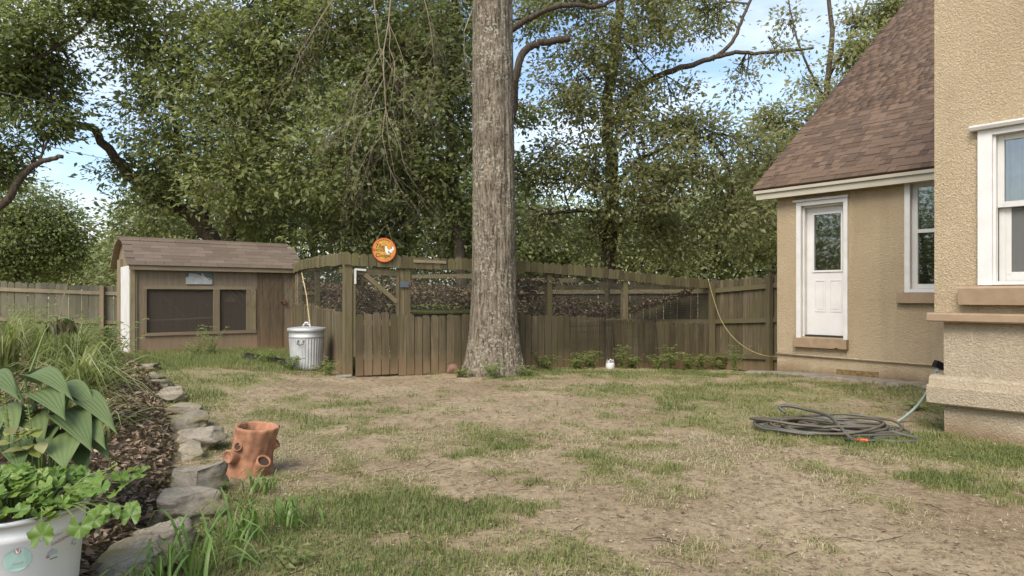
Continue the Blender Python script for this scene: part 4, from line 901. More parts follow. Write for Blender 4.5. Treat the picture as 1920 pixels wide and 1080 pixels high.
# folded wire pen leaning on the pickets
pen = thing('wire_pen', 'folded dark wire dog pen leaning against the low pickets', 'wire pen', on_front(4.1, .12), FA)
def wire_panel(w, h, dx, dz):
    mb = MB()
    for q in np.arange(0, w + .001, .052): mb.tube([(q + dx, 0, dz), (q + dx, 0, h + dz)], .0019, 4, False)
    for z in list(np.linspace(.02, h, 6)) + [h - .05]: mb.tube([(dx, -.003, z + dz), (w + dx, -.003, z + dz)], .0024, 4, False)
    mb.tube([(dx, 0, dz), (dx, 0, h + dz), (w + dx, 0, h + dz), (w + dx, 0, dz)], .005, 5, False); return mb
for k, (w, h, dx, dz, off) in enumerate(((1.0, .80, 0, 0, 0), (1.35, .83, .72, .01, -.03), (.5, .82, 1.55, .0, -.06))): lpart('wire_panel', wire_panel(w, h, dx, dz), M['wire'], pen, (0, off, .0), (R(-6), 0, 0))
# white ornament in front of it
wo = thing('garden_ornament', 'small white scrolled garden ornament among weeds before the wire pen', 'ornament', on_front(4.72, .42), FA)
wo.scale = (.85, .85, .85)
lpart('body', MB().lathe([(.085, 0), (.10, .03), (.095, .10), (.085, .13), (.06, .135)], 16), M['whiteplastic'], wo, smooth=True)
ar = MB(); ar.tube([(-.085, -.02, .12), (-.06, -.02, .165), (0, -.02, .205), (.06, -.02, .165), (.085, -.02, .12)], .011, 6).tube([(-.08, 0, .12), (-.085, 0, .20)], [.012, .005], 6).tube([(.08, 0, .12), (.085, 0, .20)], [.012, .005], 6).tube([(-.04, -.02, .13), (-.02, -.02, .17), (.0, -.02, .14), (.02, -.02, .17), (.04, -.02, .13)], .009, 6)
lpart('scroll', ar, M['whiteplastic'], wo, smooth=True)
# terracotta stump planter
TP = Vector((-2.12 * 1.0, 4.93, 0)); d = FPX * CAM_H / (893 - HORIZON); TP = Vector(((464 - 960) / FPX * d, d + .08, 0)); TP.z = gz(TP.x, TP.y) - .01
tp = thing('stump_planter', 'terracotta planter shaped like a tree stump with open branch stubs', 'planter', TP, 0)
n = 48; PR = [(.160, 0), (.155, .03), (.142, .08), (.135, .15), (.138, .25), (.143, .325), (.146, .345), (.138, .352), (.126, .345), (.122, .25), (.12, .12), (.02, .10)]
V = []
for r_, z in PR:
    for j in range(n):
        a = 2 * PI * j / n; root = .03 * max(0, math.sin(a * 4 + 1)) * max(0, 1 - z / .12); rr = r_ + root + .0045 * math.sin(a * 13 + z * 9 + 2 * math.sin(z * 14)) + .0035 * math.sin(a * 23 - z * 12); V.append((rr * math.cos(a) + (-.03 * (1 - z / .35) if z < .35 else 0), rr * math.sin(a), z + (.008 * math.sin(a + 2) if z > .3 else 0)))
body = lpart('body', np_mesh('body', np.array(V), grid_faces(len(PR), n, True), M['terracotta'], True), None, tp, (0, 0, 0), (R(3), R(8), 0))
def stub(p, dr, r, L, open_=True):
    dr = Vector(dr).normalized(); p = Vector(p); q = dr.to_track_quat('Z', 'Y').to_matrix().to_4x4(); q.translation = p
    prof = [(r * 1.5, -.06), (r * 1.15, -.01), (r, L * .5), (r * 1.08, L), (r * .86, L + .003), (r * .8, L * .4), (0, L * .3)] if open_ else [(r * 1.5, -.06), (r * 1.1, 0), (r, L * .6), (r * 1.0, L), (r * .8, L + .004), (r * .78, L - .001), (r * .55, L + .003), (r * .53, L - .001), (r * .3, L + .003), (0, L + .002)]
    return MB().lathe(prof, 22, q)
lpart('cut_stub', stub((-.075, -.115, .155), (-.45, -.9, .12), .048, .06, False), M['terracotta'], tp, smooth=True)
lpart('open_stub', stub((.10, -.095, .085), (.55, -.55, .75), .046, .06), M['terracotta'], tp, smooth=True)
lpart('open_stub', stub((.14, .02, .20), (.9, .1, .5), .03, .04), M['terracotta'], tp, smooth=True)
lpart('open_stub', stub((-.035, -.122, .222), (-.2, -1, .3), .030, .03), M['terracotta'], tp, smooth=True); 
for (p_, d_, r__, l_) in (((-.035, -.122, .222), (-.2, -1, .3), .030, .03), ((.10, -.095, .085), (.55, -.55, .75), .046, .06), ((.14, .02, .20), (.9, .1, .5), .03, .04)):
    q_ = Vector(d_).normalized(); m_ = q_.to_track_quat('Z', 'Y').to_matrix().to_4x4(); m_.translation = Vector(p_) + q_ * (l_ * .82); lpart('stub_shade_disc', MB().add([m_ @ Vector((r__ * .84 * math.cos(2 * PI * i / 20), r__ * .84 * math.sin(2 * PI * i / 20), 0)) for i in range(20)], [tuple(range(20))]), M['terradark'], tp)  # flat dark discs paint the shade inside the open stubs
lpart('dark_soil', MB().lathe([(.0, .26), (.118, .26)], 24), M['terradark'], tp)
# garden hoses
hc = Vector((2.93, 6.32, 0)); hose = thing('garden_hose', 'long grey brown garden hose coiled loosely on the grass', 'hose', hc, R(-6))
rr = random.Random(5); pts = []; turns = 9
for i in range(turns * 18):
    a = 2 * PI * i / 18; k = i / 18; q = .52 + .48 * abs(math.sin(k * 1.7 + .4)); rx = .58 * q + .05 * math.sin(k * 3.1); ry = .36 * q + .05 * math.cos(k * 2.2)
    pts.append((rx * math.cos(a) + .12 * math.sin(k * 1.3), ry * math.sin(a) + .06 * math.cos(k * 2.1), .022 + .085 * (k / turns) * (.6 + .4 * math.sin(a * 1.5 + k)) + .012 * rr.random()))
pts = [(p[0], p[1], max(.015, p[2])) for p in pts]
M['hose_brown'] = plain('brown_hose', (0.105, 0.088, 0.064), 0.45, var=0.3, scale=5)
lpart('coil', MB().tube(smooth_path(pts[:90], 3), .013, 8), M['hose'], hose, smooth=True); lpart('coil', MB().tube(smooth_path(pts[89:], 3), .013, 8), M['hose_brown'], hose, smooth=True)
lpart('loose_end', MB().tube(smooth_path([(-.28, .36, .10), (-.33, .40, .15), (-.25, .37, .17), (-.10, .27, .15), (.0, .02, .14), (.01, -.25, .09), (.03, -.42, .03), (.05, -.50, .02)]), .0155, 8), M['hose'], hose, smooth=True)
lpart('loop', MB().tube(smooth_path([(.58, -.02, .03), (.52, -.25, .02), (.25, -.38, .016), (.36, -.50, .016), (.56, -.46, .016), (.60, -.36, .02), (.45, -.2, .05)]), .0145, 8), M['hose'], hose, smooth=True)
nz = lpart('nozzle', MB().tube([(.05, -.50, .02), (.08, -.54, .03), (.13, -.55, .03)], [.013, .015, .014], 8), M['red'], hose); lpart('nozzle_tip', MB().tube([(.13, -.55, .03), (.18, -.56, .035)], [.014, .018], 8), M['black'], hose); lpart('nozzle_lever', MB().tube([(.05, -.55, .02), (-.05, -.52, .03)], .012, 6), M['black'], hose)
sp = at(1757, 688, 6.55)
gh = [at(1655, 800, 6.75), at(1690, 786, 6.72), at(1722, 758, 6.68), at(1742, 728, 6.6), at(1752, 705, 6.56), sp]; gh = [Vector((hc.x + .35, hc.y + .22, .05))] + gh
gho = thing('supply_hose', 'pale green hose running from the coil up to the wall tap', 'hose', (gh[0].x, gh[0].y, 0)); wpart('hose', MB().tube(smooth_path(gh), .0145, 8), M['hose_green'], gho, True)
tap = thing('wall_tap', 'black covered tap on the corner of the near stucco wall', 'tap', sp); wpart('cover', MB().box(-.035, .05, -.03, .03, -.01, .055, Matrix.Translation(sp) @ Matrix.Rotation(R(25), 4, 'Y')), M['black'], tap); wpart('spout', MB().tube([sp + Vector((.06, .02, .03)), sp + Vector((0, 0, .0)), sp + Vector((-.003, 0, -.04))], .016, 8), M['galv'], tap)
# ================================================================== BED PLANTS
def leaf_surface(base, tip, width, up, droop=.12, nu=9, nv=9, ribs=0.0, cup=.1, shape=(.0, .55, .9, 1.0, .96, .82, .6, .33, .0), mat=None, tone=.5, name='leaf', fold=.0):
    base = Vector(base); tip = Vector(tip); d = tip - base; L = d.length; d.normalize(); s = d.cross(Vector(up)).normalized(); u = s.cross(d)
    V = []
    for i in range(nu):
        t = i / (nu - 1); w = np.interp(t, np.linspace(0, 1, len(shape)), shape) * width / 2; c = base + d * (L * t) + u * (droop * L * 4 * t * (1 - t))
        for j in range(nv):
            q = 2 * j / (nv - 1) - 1; V.append(c + s * (w * q) + u * (-cup * w * (1 - q * q) + fold * w * abs(q) + (ribs * L * (.5 - .5 * math.cos(q * PI * 6)) * (w / (width / 2)) if ribs else 0) ) - d * (abs(q) ** 2 * L * .03))
    F = grid_faces(nu, nv); return np_mesh(name, np.array([tuple(v) for v in V]), F, mat, True, np.full(len(F), tone))
def hosta_mat():
    t = NT('hosta_leaf'); c = t.ramp(t.attr('rnd'), [(0, (0.075, 0.112, 0.038)), (1, (0.135, 0.18, 0.066))]); t.col(c); t.set(.6, 0, .3)
    tl = t.n('BsdfTranslucent'); t.l(c, tl.inputs['Color']); mx = t.n('MixShader'); mx.inputs[0].default_value = .2; t.l(t.b.outputs[0], mx.inputs[1]); t.l(tl.outputs[0], mx.inputs[2]); t.l(mx.outputs[0], t.out.inputs['Surface']); return t.m
M['hosta'] = hosta_mat()
hb = at(75, 800, 3.7); hb.z = gz(hb.x, hb.y); hosta = thing('hosta', 'hosta with big ribbed green leaves behind the white bucket', 'plant', hb)
HL_ = [((45, 712, 3.75), (139, 752, 3.55), 62), ((62, 742, 3.65), (124, 790, 3.40), 82), ((-40, 722, 3.75), (38, 752, 3.5), 70), ((128, 748, 3.75), (222, 816, 3.50), 62), ((112, 776, 3.6), (174, 850, 3.35), 84), ((122, 806, 3.45), (122, 884, 3.25), 108), ((45, 782, 3.6), (78, 858, 3.35), 88),
       ((160, 822, 3.55), (207, 866, 3.45), 46), ((-10, 770, 3.6), (25, 850, 3.35), 95), ((75, 720, 3.9), (70, 690, 4.0), 50), ((20, 700, 3.85), (-30, 690, 3.9), 60), ((-25, 800, 3.45), (-35, 880, 3.2), 90), ((95, 760, 3.75), (150, 740, 3.85), 46), ((90, 800, 3.5), (60, 880, 3.3), 84), ((140, 790, 3.6), (200, 845, 3.4), 60), ((60, 760, 3.7), (20, 815, 3.5), 78), ((100, 730, 3.8), (185, 775, 3.65), 58), ((130, 830, 3.5), (165, 890, 3.35), 70), ((30, 820, 3.4), (40, 890, 3.2), 84)]
for k, (b, t_, w) in enumerate(HL_):
    t_ = (t_[0], t_[1], t_[2] - .22); B = at(*b); T = at(*t_); d = (T - B); o = wpart('leaf', leaf_surface(B, T, w / FPX * t_[2] * .86, Vector((.0, -.30, .95)), .14, 12, 37, .0055, .22, mat=M['hosta'], tone=random.random()), None, hosta)
    wpart('stalk', MB().tube(smooth_path([hb + Vector((random.uniform(-.05, .05), .05, .02)), (hb * .5 + B * .5) + Vector((0, .05, .06)), B], 4), .007, 6), M['stem'], hosta, True)
def blade_clump(name, label, p, n, h, spread, width, tones, seed, parts=2, cat='plant', group=None, mat='blade'):
    r_ = np.random.default_rng(seed); th = thing(name, label, cat, (p[0], p[1], gz(p[0], p[1])), 0, group); z0 = gz(p[0], p[1])
    for part_ in range(parts):
        V = []; F = []; rn = []; m = n // parts
        for i in range(m):
            a = r_.uniform(0, 2 * PI); L = h * r_.uniform(.65, 1.25); out = spread * r_.uniform(.35, 1.2); bx_, by_ = p[0] + r_.normal(0, .06), p[1] + r_.normal(0, .06); da = np.array([math.cos(a), math.sin(a)]); w = width * r_.uniform(.7, 1.2); k = 7; b0 = len(V); tone = np.clip(r_.choice(tones) + r_.normal(0, .08), 0, 1); top = L * r_.uniform(.62, .85); tw = r_.uniform(-.4, .4)
            for q in range(k):
                t = q / (k - 1); o = out * t ** 1.5 * 1.0; z = top * (1 - (1 - min(1, t * 1.25)) ** 2) - max(0, t - .6) ** 2 * L * r_.uniform(1.2, 2.6); c = np.array([bx_ + da[0] * o, by_ + da[1] * o, z0 + max(.01, z)]); s = np.array([-da[1], da[0], tw * .4]) * (w * (1 - t ** 2.2) * .5 + .0006)
                V += [c - s, c + np.array([0, 0, -.15 * w]), c + s]
            for q in range(k - 1):
                b = b0 + q * 3; F += [(b, b + 1, b + 4, b + 3), (b + 1, b + 2, b + 5, b + 4)]; rn += [tone, min(1, tone + .12)]
        tag(wpart('blades', np_mesh('blades', np.array(V), np.array(F), M[mat], True, np.array(rn)), None, th), kind='stuff')
    return th
blade_clump('daylily', 'large arching variegated grassy clump behind the hosta', at(150, 700, 5.6), 170, .74, .66, .020, (.25, .4, .6, .85), 1)
blade_clump('daylily', 'grassy clump behind the large arching one, near the leaning stalk', at(140, 660, 6.9), 110, .72, .54, .020, (.2, .35, .5), 2)
blade_clump('daylily', 'small dark grassy clump at the edge of the bed nearest the shed', at(196, 690, 7.4), 90, .52, .46, .019, (.15, .3, .45), 3)
blade_clump('daylily', 'pale lime grassy clump at the far edge of the picture before the grey fence', at(12, 660, 7.2), 110, .72, .6, .018, (.45, .6, .8), 4)
blade_clump('daylily', 'low pale grassy clump in front of the lime one', at(75, 640, 8.2), 90, .6, .55, .019, (.4, .6, .75), 5)
blade_clump('daylily', 'narrow straw striped tuft beside the white bucket and hosta', at(22, 880, 2.95), 46, .36, .30, .011, (.5, .75, .95), 6, 1)
blade_clump('daylily', 'drooping striped tuft sprawling over the mulch below the large clump', at(178, 745, 5.2), 60, .38, .50, .012, (.45, .7, .95), 8, 1)
def leafy(name, label, p, h, nst, nleaf, L, spread, seed, mat='leaf_weed', cat='weed', group=None, stemr=.004, top=0.2, droop=.2):
    r_ = np.random.default_rng(seed); z0 = gz(p[0], p[1]); th = thing(name, label, cat, (p[0], p[1], z0), 0, group); sb = MB(); C = []; D = []; N = []
    for i in range(nst):
        a = r_.uniform(0, 2 * PI); o = spread * r_.uniform(.2, 1); hh = h * r_.uniform(.55, 1.1); b = Vector((p[0] + r_.normal(0, .03), p[1] + r_.normal(0, .03), z0)); tip = b + Vector((math.cos(a) * o, math.sin(a) * o, hh)); mid = (b + tip) / 2 + Vector((0, 0, hh * .12)); path = smooth_path([b, mid, tip], 4); sb.tube(path, [stemr * (1 - .6 * k / (len(path) - 1)) for k in range(len(path))], 4, False)
        for k in range(nleaf):
            t = top + (1 - top) * (k + r_.random()) / nleaf; q = path[min(len(path) - 1, int(t * (len(path) - 1)))]; an = k * 2.4 + r_.uniform(-.5, .5); C.append(q); D.append((math.cos(an), math.sin(an), r_.uniform(-droop, .5 - droop))); N.append((r_.normal(0, .25), r_.normal(0, .25) - .25, 1))
    wpart('stems', sb, M['stem'], th); n = len(C)
    tag(wpart('leaves', leaf_quads(np.array([tuple(c) for c in C]), np.array(D), np.array(N), r_.uniform(.6, 1.2, n) * L, r_.uniform(.4, .62, n) * L, .12, M[mat], r_.random(n), 'leaves'), None, th), kind='stuff'); return th
# shrubs behind the clumps
leafy('shrub', 'green leafy shrub at the end of the bed against the shed corner', at(205, 640, 10.2), .62, 26, 16, .085, .55, 31, 'leaf_mid', 'shrub')
leafy('shrub', 'low green shrub before the grey fence, its stem tips above the lower rail', at(55, 620, 11.2), .78, 22, 14, .075, .6, 32, 'leaf_weed', 'shrub')
leafy('shrub', 'bushy green shrub between the grey fence and the dark grassy clump', at(150, 630, 10.6), .58, 26, 14, .08, .7, 33, 'leaf_mid', 'shrub')
# tall leaning stalk with hanging seed leaves
tb = at(22, 775, 4.3); tt_ = at(92, 612, 4.5); st = thing('wilting_stalk', 'tall leaning stalk with drooping wilted leaves above the hosta', 'plant', (tb.x, tb.y, gz(tb.x, tb.y)))
pth = smooth_path([Vector((tb.x, tb.y, gz(tb.x, tb.y))), tb, at(55, 700, 4.35), at(80, 632, 4.45), tt_, at(118, 596, 4.5), at(138, 602, 4.48)], 5); wpart('stem', MB().tube(pth, [.008 - .005 * k / (len(pth) - 1) for k in range(len(pth))], 6), M['stem'], st, True)
C = []; D = []
for k in range(46):
    q = pth[int(len(pth) * (.70 + .30 * random.random())) - 1]; C.append(tuple(q + Vector((random.gauss(0, .02), random.gauss(0, .03), random.gauss(0, .01))))); D.append((random.gauss(0, .25), random.gauss(0, .25), -1))
tag(wpart('wilted_leaves', leaf_quads(np.array(C), np.array(D), randdir(46), RNG.uniform(.06, .12, 46), RNG.uniform(.018, .03, 46), .1, leaf_mat('wilted_leaf', [(0, (.06, .075, .03)), (.5, (.12, .13, .05)), (1, (.17, .12, .07))]), None, 'wilted_leaves'), None, st), kind='stuff')
a = at(112, 592, 9.0); tag(link('bare_stick', MB().tube([Vector((a.x, a.y, gz(a.x, a.y))), a, at(122, 545, 9.0), at(133, 513, 9.0)], [.006, .006, .005, .003], 5).mesh('bare_stick', M['drystem'])), 'thin bare stick standing upright before the grey fence', 'stick')
# coleus spikes by the picture's edge
co = thing('coleus', 'patchy yellow green coleus with pale flower spikes beside the hosta', 'plant', (at(40, 840, 3.1).x, 3.1, gz(at(40, 840, 3.1).x, 3.1)))
C = []; D = []; sb = MB()
for (px, py0, py1) in ((8, 880, 735), (52, 890, 757), (-12, 900, 770), (30, 900, 800)):
    b = at(px + 8, py0, 3.1); t_ = at(px, py1, 3.1); sb.tube(smooth_path([b, (b + t_) / 2 + Vector((.01, 0, 0)), t_]), .0035, 5)
    for k in range(40): q = b.lerp(t_, .35 + .65 * k / 40); an = k * 2.4; C.append(tuple(q)); D.append((math.cos(an), math.sin(an), .5))
wpart('stems', sb, M['stem'], co); n = len(C); M['coleusfl'] = leaf_mat('coleus_flower', [(0, (.20, .24, .05)), (1, (.42, .42, .16))])
tag(wpart('flower_spikes', leaf_quads(np.array(C), np.array(D), randdir(n, .5), RNG.uniform(.012, .024, n), RNG.uniform(.008, .014, n), .1, M['coleusfl'], None, 'flower_spikes'), None, co), kind='stuff')
for k in range(15):
    px, py = random.uniform(15, 75), random.uniform(790, 850); B = at(px, py, 3.1); T = B + Vector((random.uniform(-.07, .07), random.uniform(-.09, .0), random.uniform(-.05, .02)))
    wpart('leaf', leaf_surface(B, T, .055, Vector((0, -.4, 1)), .1, 6, 5, 0, .1, mat=M['coleusfl'] if k % 3 else M['leaf_olive'], tone=random.random()), None, co)

# ------------------------------------------------------------------ white bucket with geranium
BS = 1.18; BC = Vector((-1.905, 2.60, 0)); BH = .40; BZ = .452 - BH * BS
bk = thing('white_bucket', 'white plastic plant bucket with faded green and red print', 'bucket', (BC.x, BC.y, BZ)); bk.scale = (BS, BS, BS)
def brad(z): return .172 + (.205 - .172) * z / BH
lpart('tub', MB().lathe([(0, 0), (.168, 0), (.172, .008), (brad(.05), .05), (brad(.33), .33), (brad(.333) + .003, .334), (brad(.35) + .003, .352), (brad(.355), .355), (brad(.385), .385), (.213, .388), (.216, .394), (.213, .401), (.203, .402), (.199, .39), (.19, .33)], 64), M['bucket'], bk, smooth=True)
lpart('metal_rim', MB().lathe([(.2135, .386), (.2175, .388), (.2175, .399), (.2135, .403)], 64), M['galv'], bk, smooth=True)
lpart('soil', MB().lathe([(.196, .36), (0, .375)], 32), M['potsoil'], bk)
def wrap(me, a0, z0, off=.0012):
    for v in me.vertices:
        z = z0 + v.co.y; r_ = brad(z) + off + v.co.z * .3; a = a0 + v.co.x / brad(z); v.co = (r_ * math.cos(a), r_ * math.sin(a), z)
    return me
M['pr_green'] = plain('faded_green_print', (0.05, 0.20, 0.13), .6); M['pr_grey'] = plain('faded_grey_print', (0.42, 0.47, 0.455), .6); M['pr_red'] = plain('faded_red_print', (0.42, 0.20, 0.22), .6); M['pr_pink'] = plain('faded_pink_print', (0.62, 0.54, 0.53), .6); M['pr_teal'] = plain('faded_teal_disc', (0.36, 0.52, 0.46), .6, var=.2)
FA0 = R(-52)         # side of the tub that faces the camera
def ptxt(body, size, a, z, mat, tilt=0.0):
    me = text(body, size, None, None, M[mat]); me.transform(Matrix.Rotation(tilt, 4, 'Z')); link('printed_lettering', wrap(me, FA0 + a, z), bk)
ptxt('BE', .026, 1.12, .325, 'pr_green'); ptxt('READY', .036, .52, .335, 'pr_grey', R(4)); ptxt('GARDENING', .0145, .70, .308, 'pr_red', R(8))
ptxt('PLANT', .009, .04, .272, 'pr_grey')
def patch(poly, a, z, mat, name):
    me = MB().add([(x, y, 0) for x, y in poly], [tuple(range(len(poly)))]).mesh(name, M[mat]); link(name, wrap(me, FA0 + a, z, .0008 if name == 'printed_panel' else .0014), bk)
def ngon(r_, n=28): return [(r_ * math.cos(2 * PI * i / n), r_ * math.sin(2 * PI * i / n)) for i in range(n)]
patch(ngon(.036, 36), .04, .283, 'pr_teal', 'printed_disc'); patch(ngon(.009), .04, .309, 'pr_red', 'printed_badge'); patch([(-.004, -.006), (.004, -.006), (.006, .008), (-.006, .008)], .04, .3085, 'bucket', 'printed_page')
patch([(-.07, -.016), (.05, -.012), (.05, .02), (-.07, .02)], .02, .338, 'pr_pink', 'printed_panel')
for (a, z, s) in ((.52, .275, .015), (.95, .285, .011)):
    patch([(-s, -.4 * s), (s, -.4 * s), (s, .3 * s), (0, s), (-s, .3 * s)], a, z, 'pr_grey', 'printed_barn'); patch([(-s, -.5 * s), (-.3 * s, -.5 * s), (-.3 * s, .05 * s), (-s, .05 * s)], a - .02, z - .3 * s, 'pr_red', 'printed_flower'); patch([(-.5 * s, -.8 * s), (1.1 * s, -.8 * s), (1.1 * s, -.6 * s), (-.5 * s, -.6 * s)], a, z - .5 * s, 'pr_green', 'printed_caption')
ger = thing('geranium', 'bright green scalloped geranium spilling out of the white bucket', 'plant', (BC.x, BC.y, BZ + .37 * BS))
def gleaf(seed, R_=.034):
    rr = random.Random(seed); nr = 3; k = 43; V = [(0, 0, 0)]; F = []
    for i in range(1, nr + 1):
        for j in range(k):
            a = R(-155) + R(310) * j / (k - 1); lob = 1 + (.07 * math.cos(5 * a) + .055 * math.cos(15 * a + rr.random())) * (i / nr); r_ = R_ * i / nr * lob; V.append((r_ * math.cos(a), r_ * math.sin(a), .25 * R_ * (i / nr) ** 2 * math.cos(5 * a) * .5 + .12 * R_ * (i / nr) - .5 * R_ * max(0, (i / nr) * math.cos(a)) ** 2 * rr.uniform(.2, .6)))
    for j in range(k - 1): F.append((0, 1 + j, 2 + j))
    for i in range(nr - 1):
        for j in range(k - 1): a = 1 + i * k + j; F.append((a, a + k, a + k + 1)); F.append((a, a + k + 1, a + 1))
    return np_mesh('leaf', np.array(V), np.array(F), M['leaf_lime'], True, np.full(len(F), rr.random()))
GL = [gleaf(i) for i in range(8)]; stems = MB(); top = Vector((BC.x, BC.y, BZ + .37 * BS))
def add_gleaf(p, root, s=1.0, face=None):
    stems.tube(smooth_path([root, root.lerp(p, .55) + Vector((0, 0, .035)), p], 4), .0022, 4, False)
    nrm = face or Vector((random.gauss(0, .35), random.gauss(-.35, .35), 1)); q = nrm.normalized().to_track_quat('Z', 'Y'); e = (q.to_matrix() @ Matrix.Rotation(random.uniform(0, 6.28), 3, 'Z')).to_euler()
    o = link('leaf', random.choice(GL), ger, p, e, world=True); o.scale = (s, s, s)
for k in range(230):
    a = random.uniform(0, 2 * PI); r_ = .285 * math.sqrt(random.random()); p = top + Vector((r_ * math.cos(a), r_ * math.sin(a), .035 + .10 * (1 - (r_ / .31) ** 2) + random.uniform(-.02, .035)))
    add_gleaf(p, top + Vector((r_ * .5 * math.cos(a), r_ * .5 * math.sin(a), 0)), random.uniform(.65, 1.15))
for (px, py, d, s) in ((205, 880, 2.22, 1.0), (225, 893, 2.2, 1.0), (262, 888, 2.3, .8), (240, 905, 2.2, 1.1), (175, 905, 2.15, 1.2), (190, 915, 2.12, 1.0), (185, 967, 2.05, 1.1), (178, 975, 2.03, .9), (208, 962, 2.08, 1.0), (245, 968, 2.1, 1.0), (247, 955, 2.12, .9), (150, 988, 1.97, 1.1), (215, 925, 2.12, .8), (160, 925, 2.1, 1.1), (270, 880, 2.35, .7), (250, 880, 2.3, .8)):
    p = at(px, py, d * 1.2); add_gleaf(p, top + Vector((.17, -.03, .03)), s * 1.0, Vector((.3, -.9, .45)) if py > 940 else None)
p = at(78, 1003, 2.30); add_gleaf(p, at(78, 950, 2.33), 1.2, Vector((.1, -1, .2)))
wpart('stems', stems, M['stem'], ger)

# ------------------------------------------------------------------ coarse grass and weeds in the near corner
def coarse(name, label, p, n, h, seed): return blade_clump(name, label, p, n, h, h * .95, .013, (.2, .5, .8), seed, 1, 'grass', 'coarse grass clumps by the edging stones', 'weedgrass')
def gp(px, py):
    d = FPX * CAM_H / (py - HORIZON); return ((px - 960) / FPX * d, d)
coarse('coarse_grass', 'broad bladed grass clump in the bottom corner below the mossy edging stones', gp(365, 1095), 26, .34, 41)
coarse('coarse_grass', 'broad bladed grass clump below the terracotta planter', gp(445, 1020), 26, .26, 42)
coarse('coarse_grass', 'small bright grass clump at the foot of the terracotta planter', gp(490, 925), 24, .15, 43)
coarse('coarse_grass', 'wide grass clump on the lawn beyond the corner clump', gp(540, 985), 34, .19, 44)
coarse('coarse_grass', 'thin grass clump at the picture edge below the bucket', gp(290, 1120), 14, .22, 45)
WEEDS = [(415, 925, .10, 5, 'small broad leaved weed between the big blocky stone and the planter'), (400, 1010, .09, 5, 'small leafy weed beside the large flat edging stone'), (560, 1060, .10, 6, 'low leafy weed at the bottom edge right of the coarse grass'), (455, 1060, .09, 5, 'low leafy weed between the two coarse grass clumps')]
for k, (px, py, h, ns, lab) in enumerate(WEEDS): leafy('weed', lab, gp(px, py), h, ns, 5, .05, .09, 60 + k)
FW = [(3.35, .30, 'weed at the fence foot just right of the big trunk'), (3.95, .28, 'weed at the fence foot left of the wire pen'), (4.35, .30, 'weed in front of the left end of the wire pen'), (5.0, .42, 'tall weed before the middle of the wire pen beside the white ornament'), (5.35, .26, 'low weed before the wire pen right of the tall weed'), (5.9, .30, 'weed at the right end of the wire pen'), (6.35, .52, 'tallest weed standing just right of the wire pen'), (6.75, .34, 'weed on the low pickets right of the tallest weed'), (7.2, .32, 'weed two places before the fence corner'), (7.6, .30, 'weed beside the fence corner post')]
for k, (t_, h, lab) in enumerate(FW):
    p = on_front(t_, .30 + .12 * (k % 2)); leafy('weed', lab, (p.x, p.y), h, 13, 11, .075, .30, 80 + k, 'leaf_weed', group='weeds along the run fence')
for k, (px, py, d, h, ns, lab) in enumerate(((1378, 690, 12.2, .50, 12, 'leafy weed before the tall mossy fence near the stucco wing'), (545, 700, 10.4, .20, 16, 'trailing weeds in front of the trash can'), (500, 690, 10.9, .22, 18, 'weeds over the black plastic sheeting'), (615, 705, 10.2, .26, 12, 'weed between the trash can and the gate post'), (395, 668, 11.9, .50, 16, 'bushy weed against the shed wall below the window'), (372, 668, 11.7, .34, 12, 'smaller weed left of the bushy weed at the shed wall'), (920, 715, 10.3, .26, 14, 'bright weed at the front foot of the big trunk'), (865, 712, 10.5, .16, 12, 'low weed at the left foot of the big trunk'), (985, 712, 10.6, .16, 12, 'low weed at the right root of the big trunk'), (1730, 770, 7.4, .10, 10, 'small weed in the shade beside the near house corner'))):
    q = at(px, py, d); leafy('weed', lab, (q.x, q.y), h, ns, 10, .06, .22 if h < .3 else .3, 100 + k)

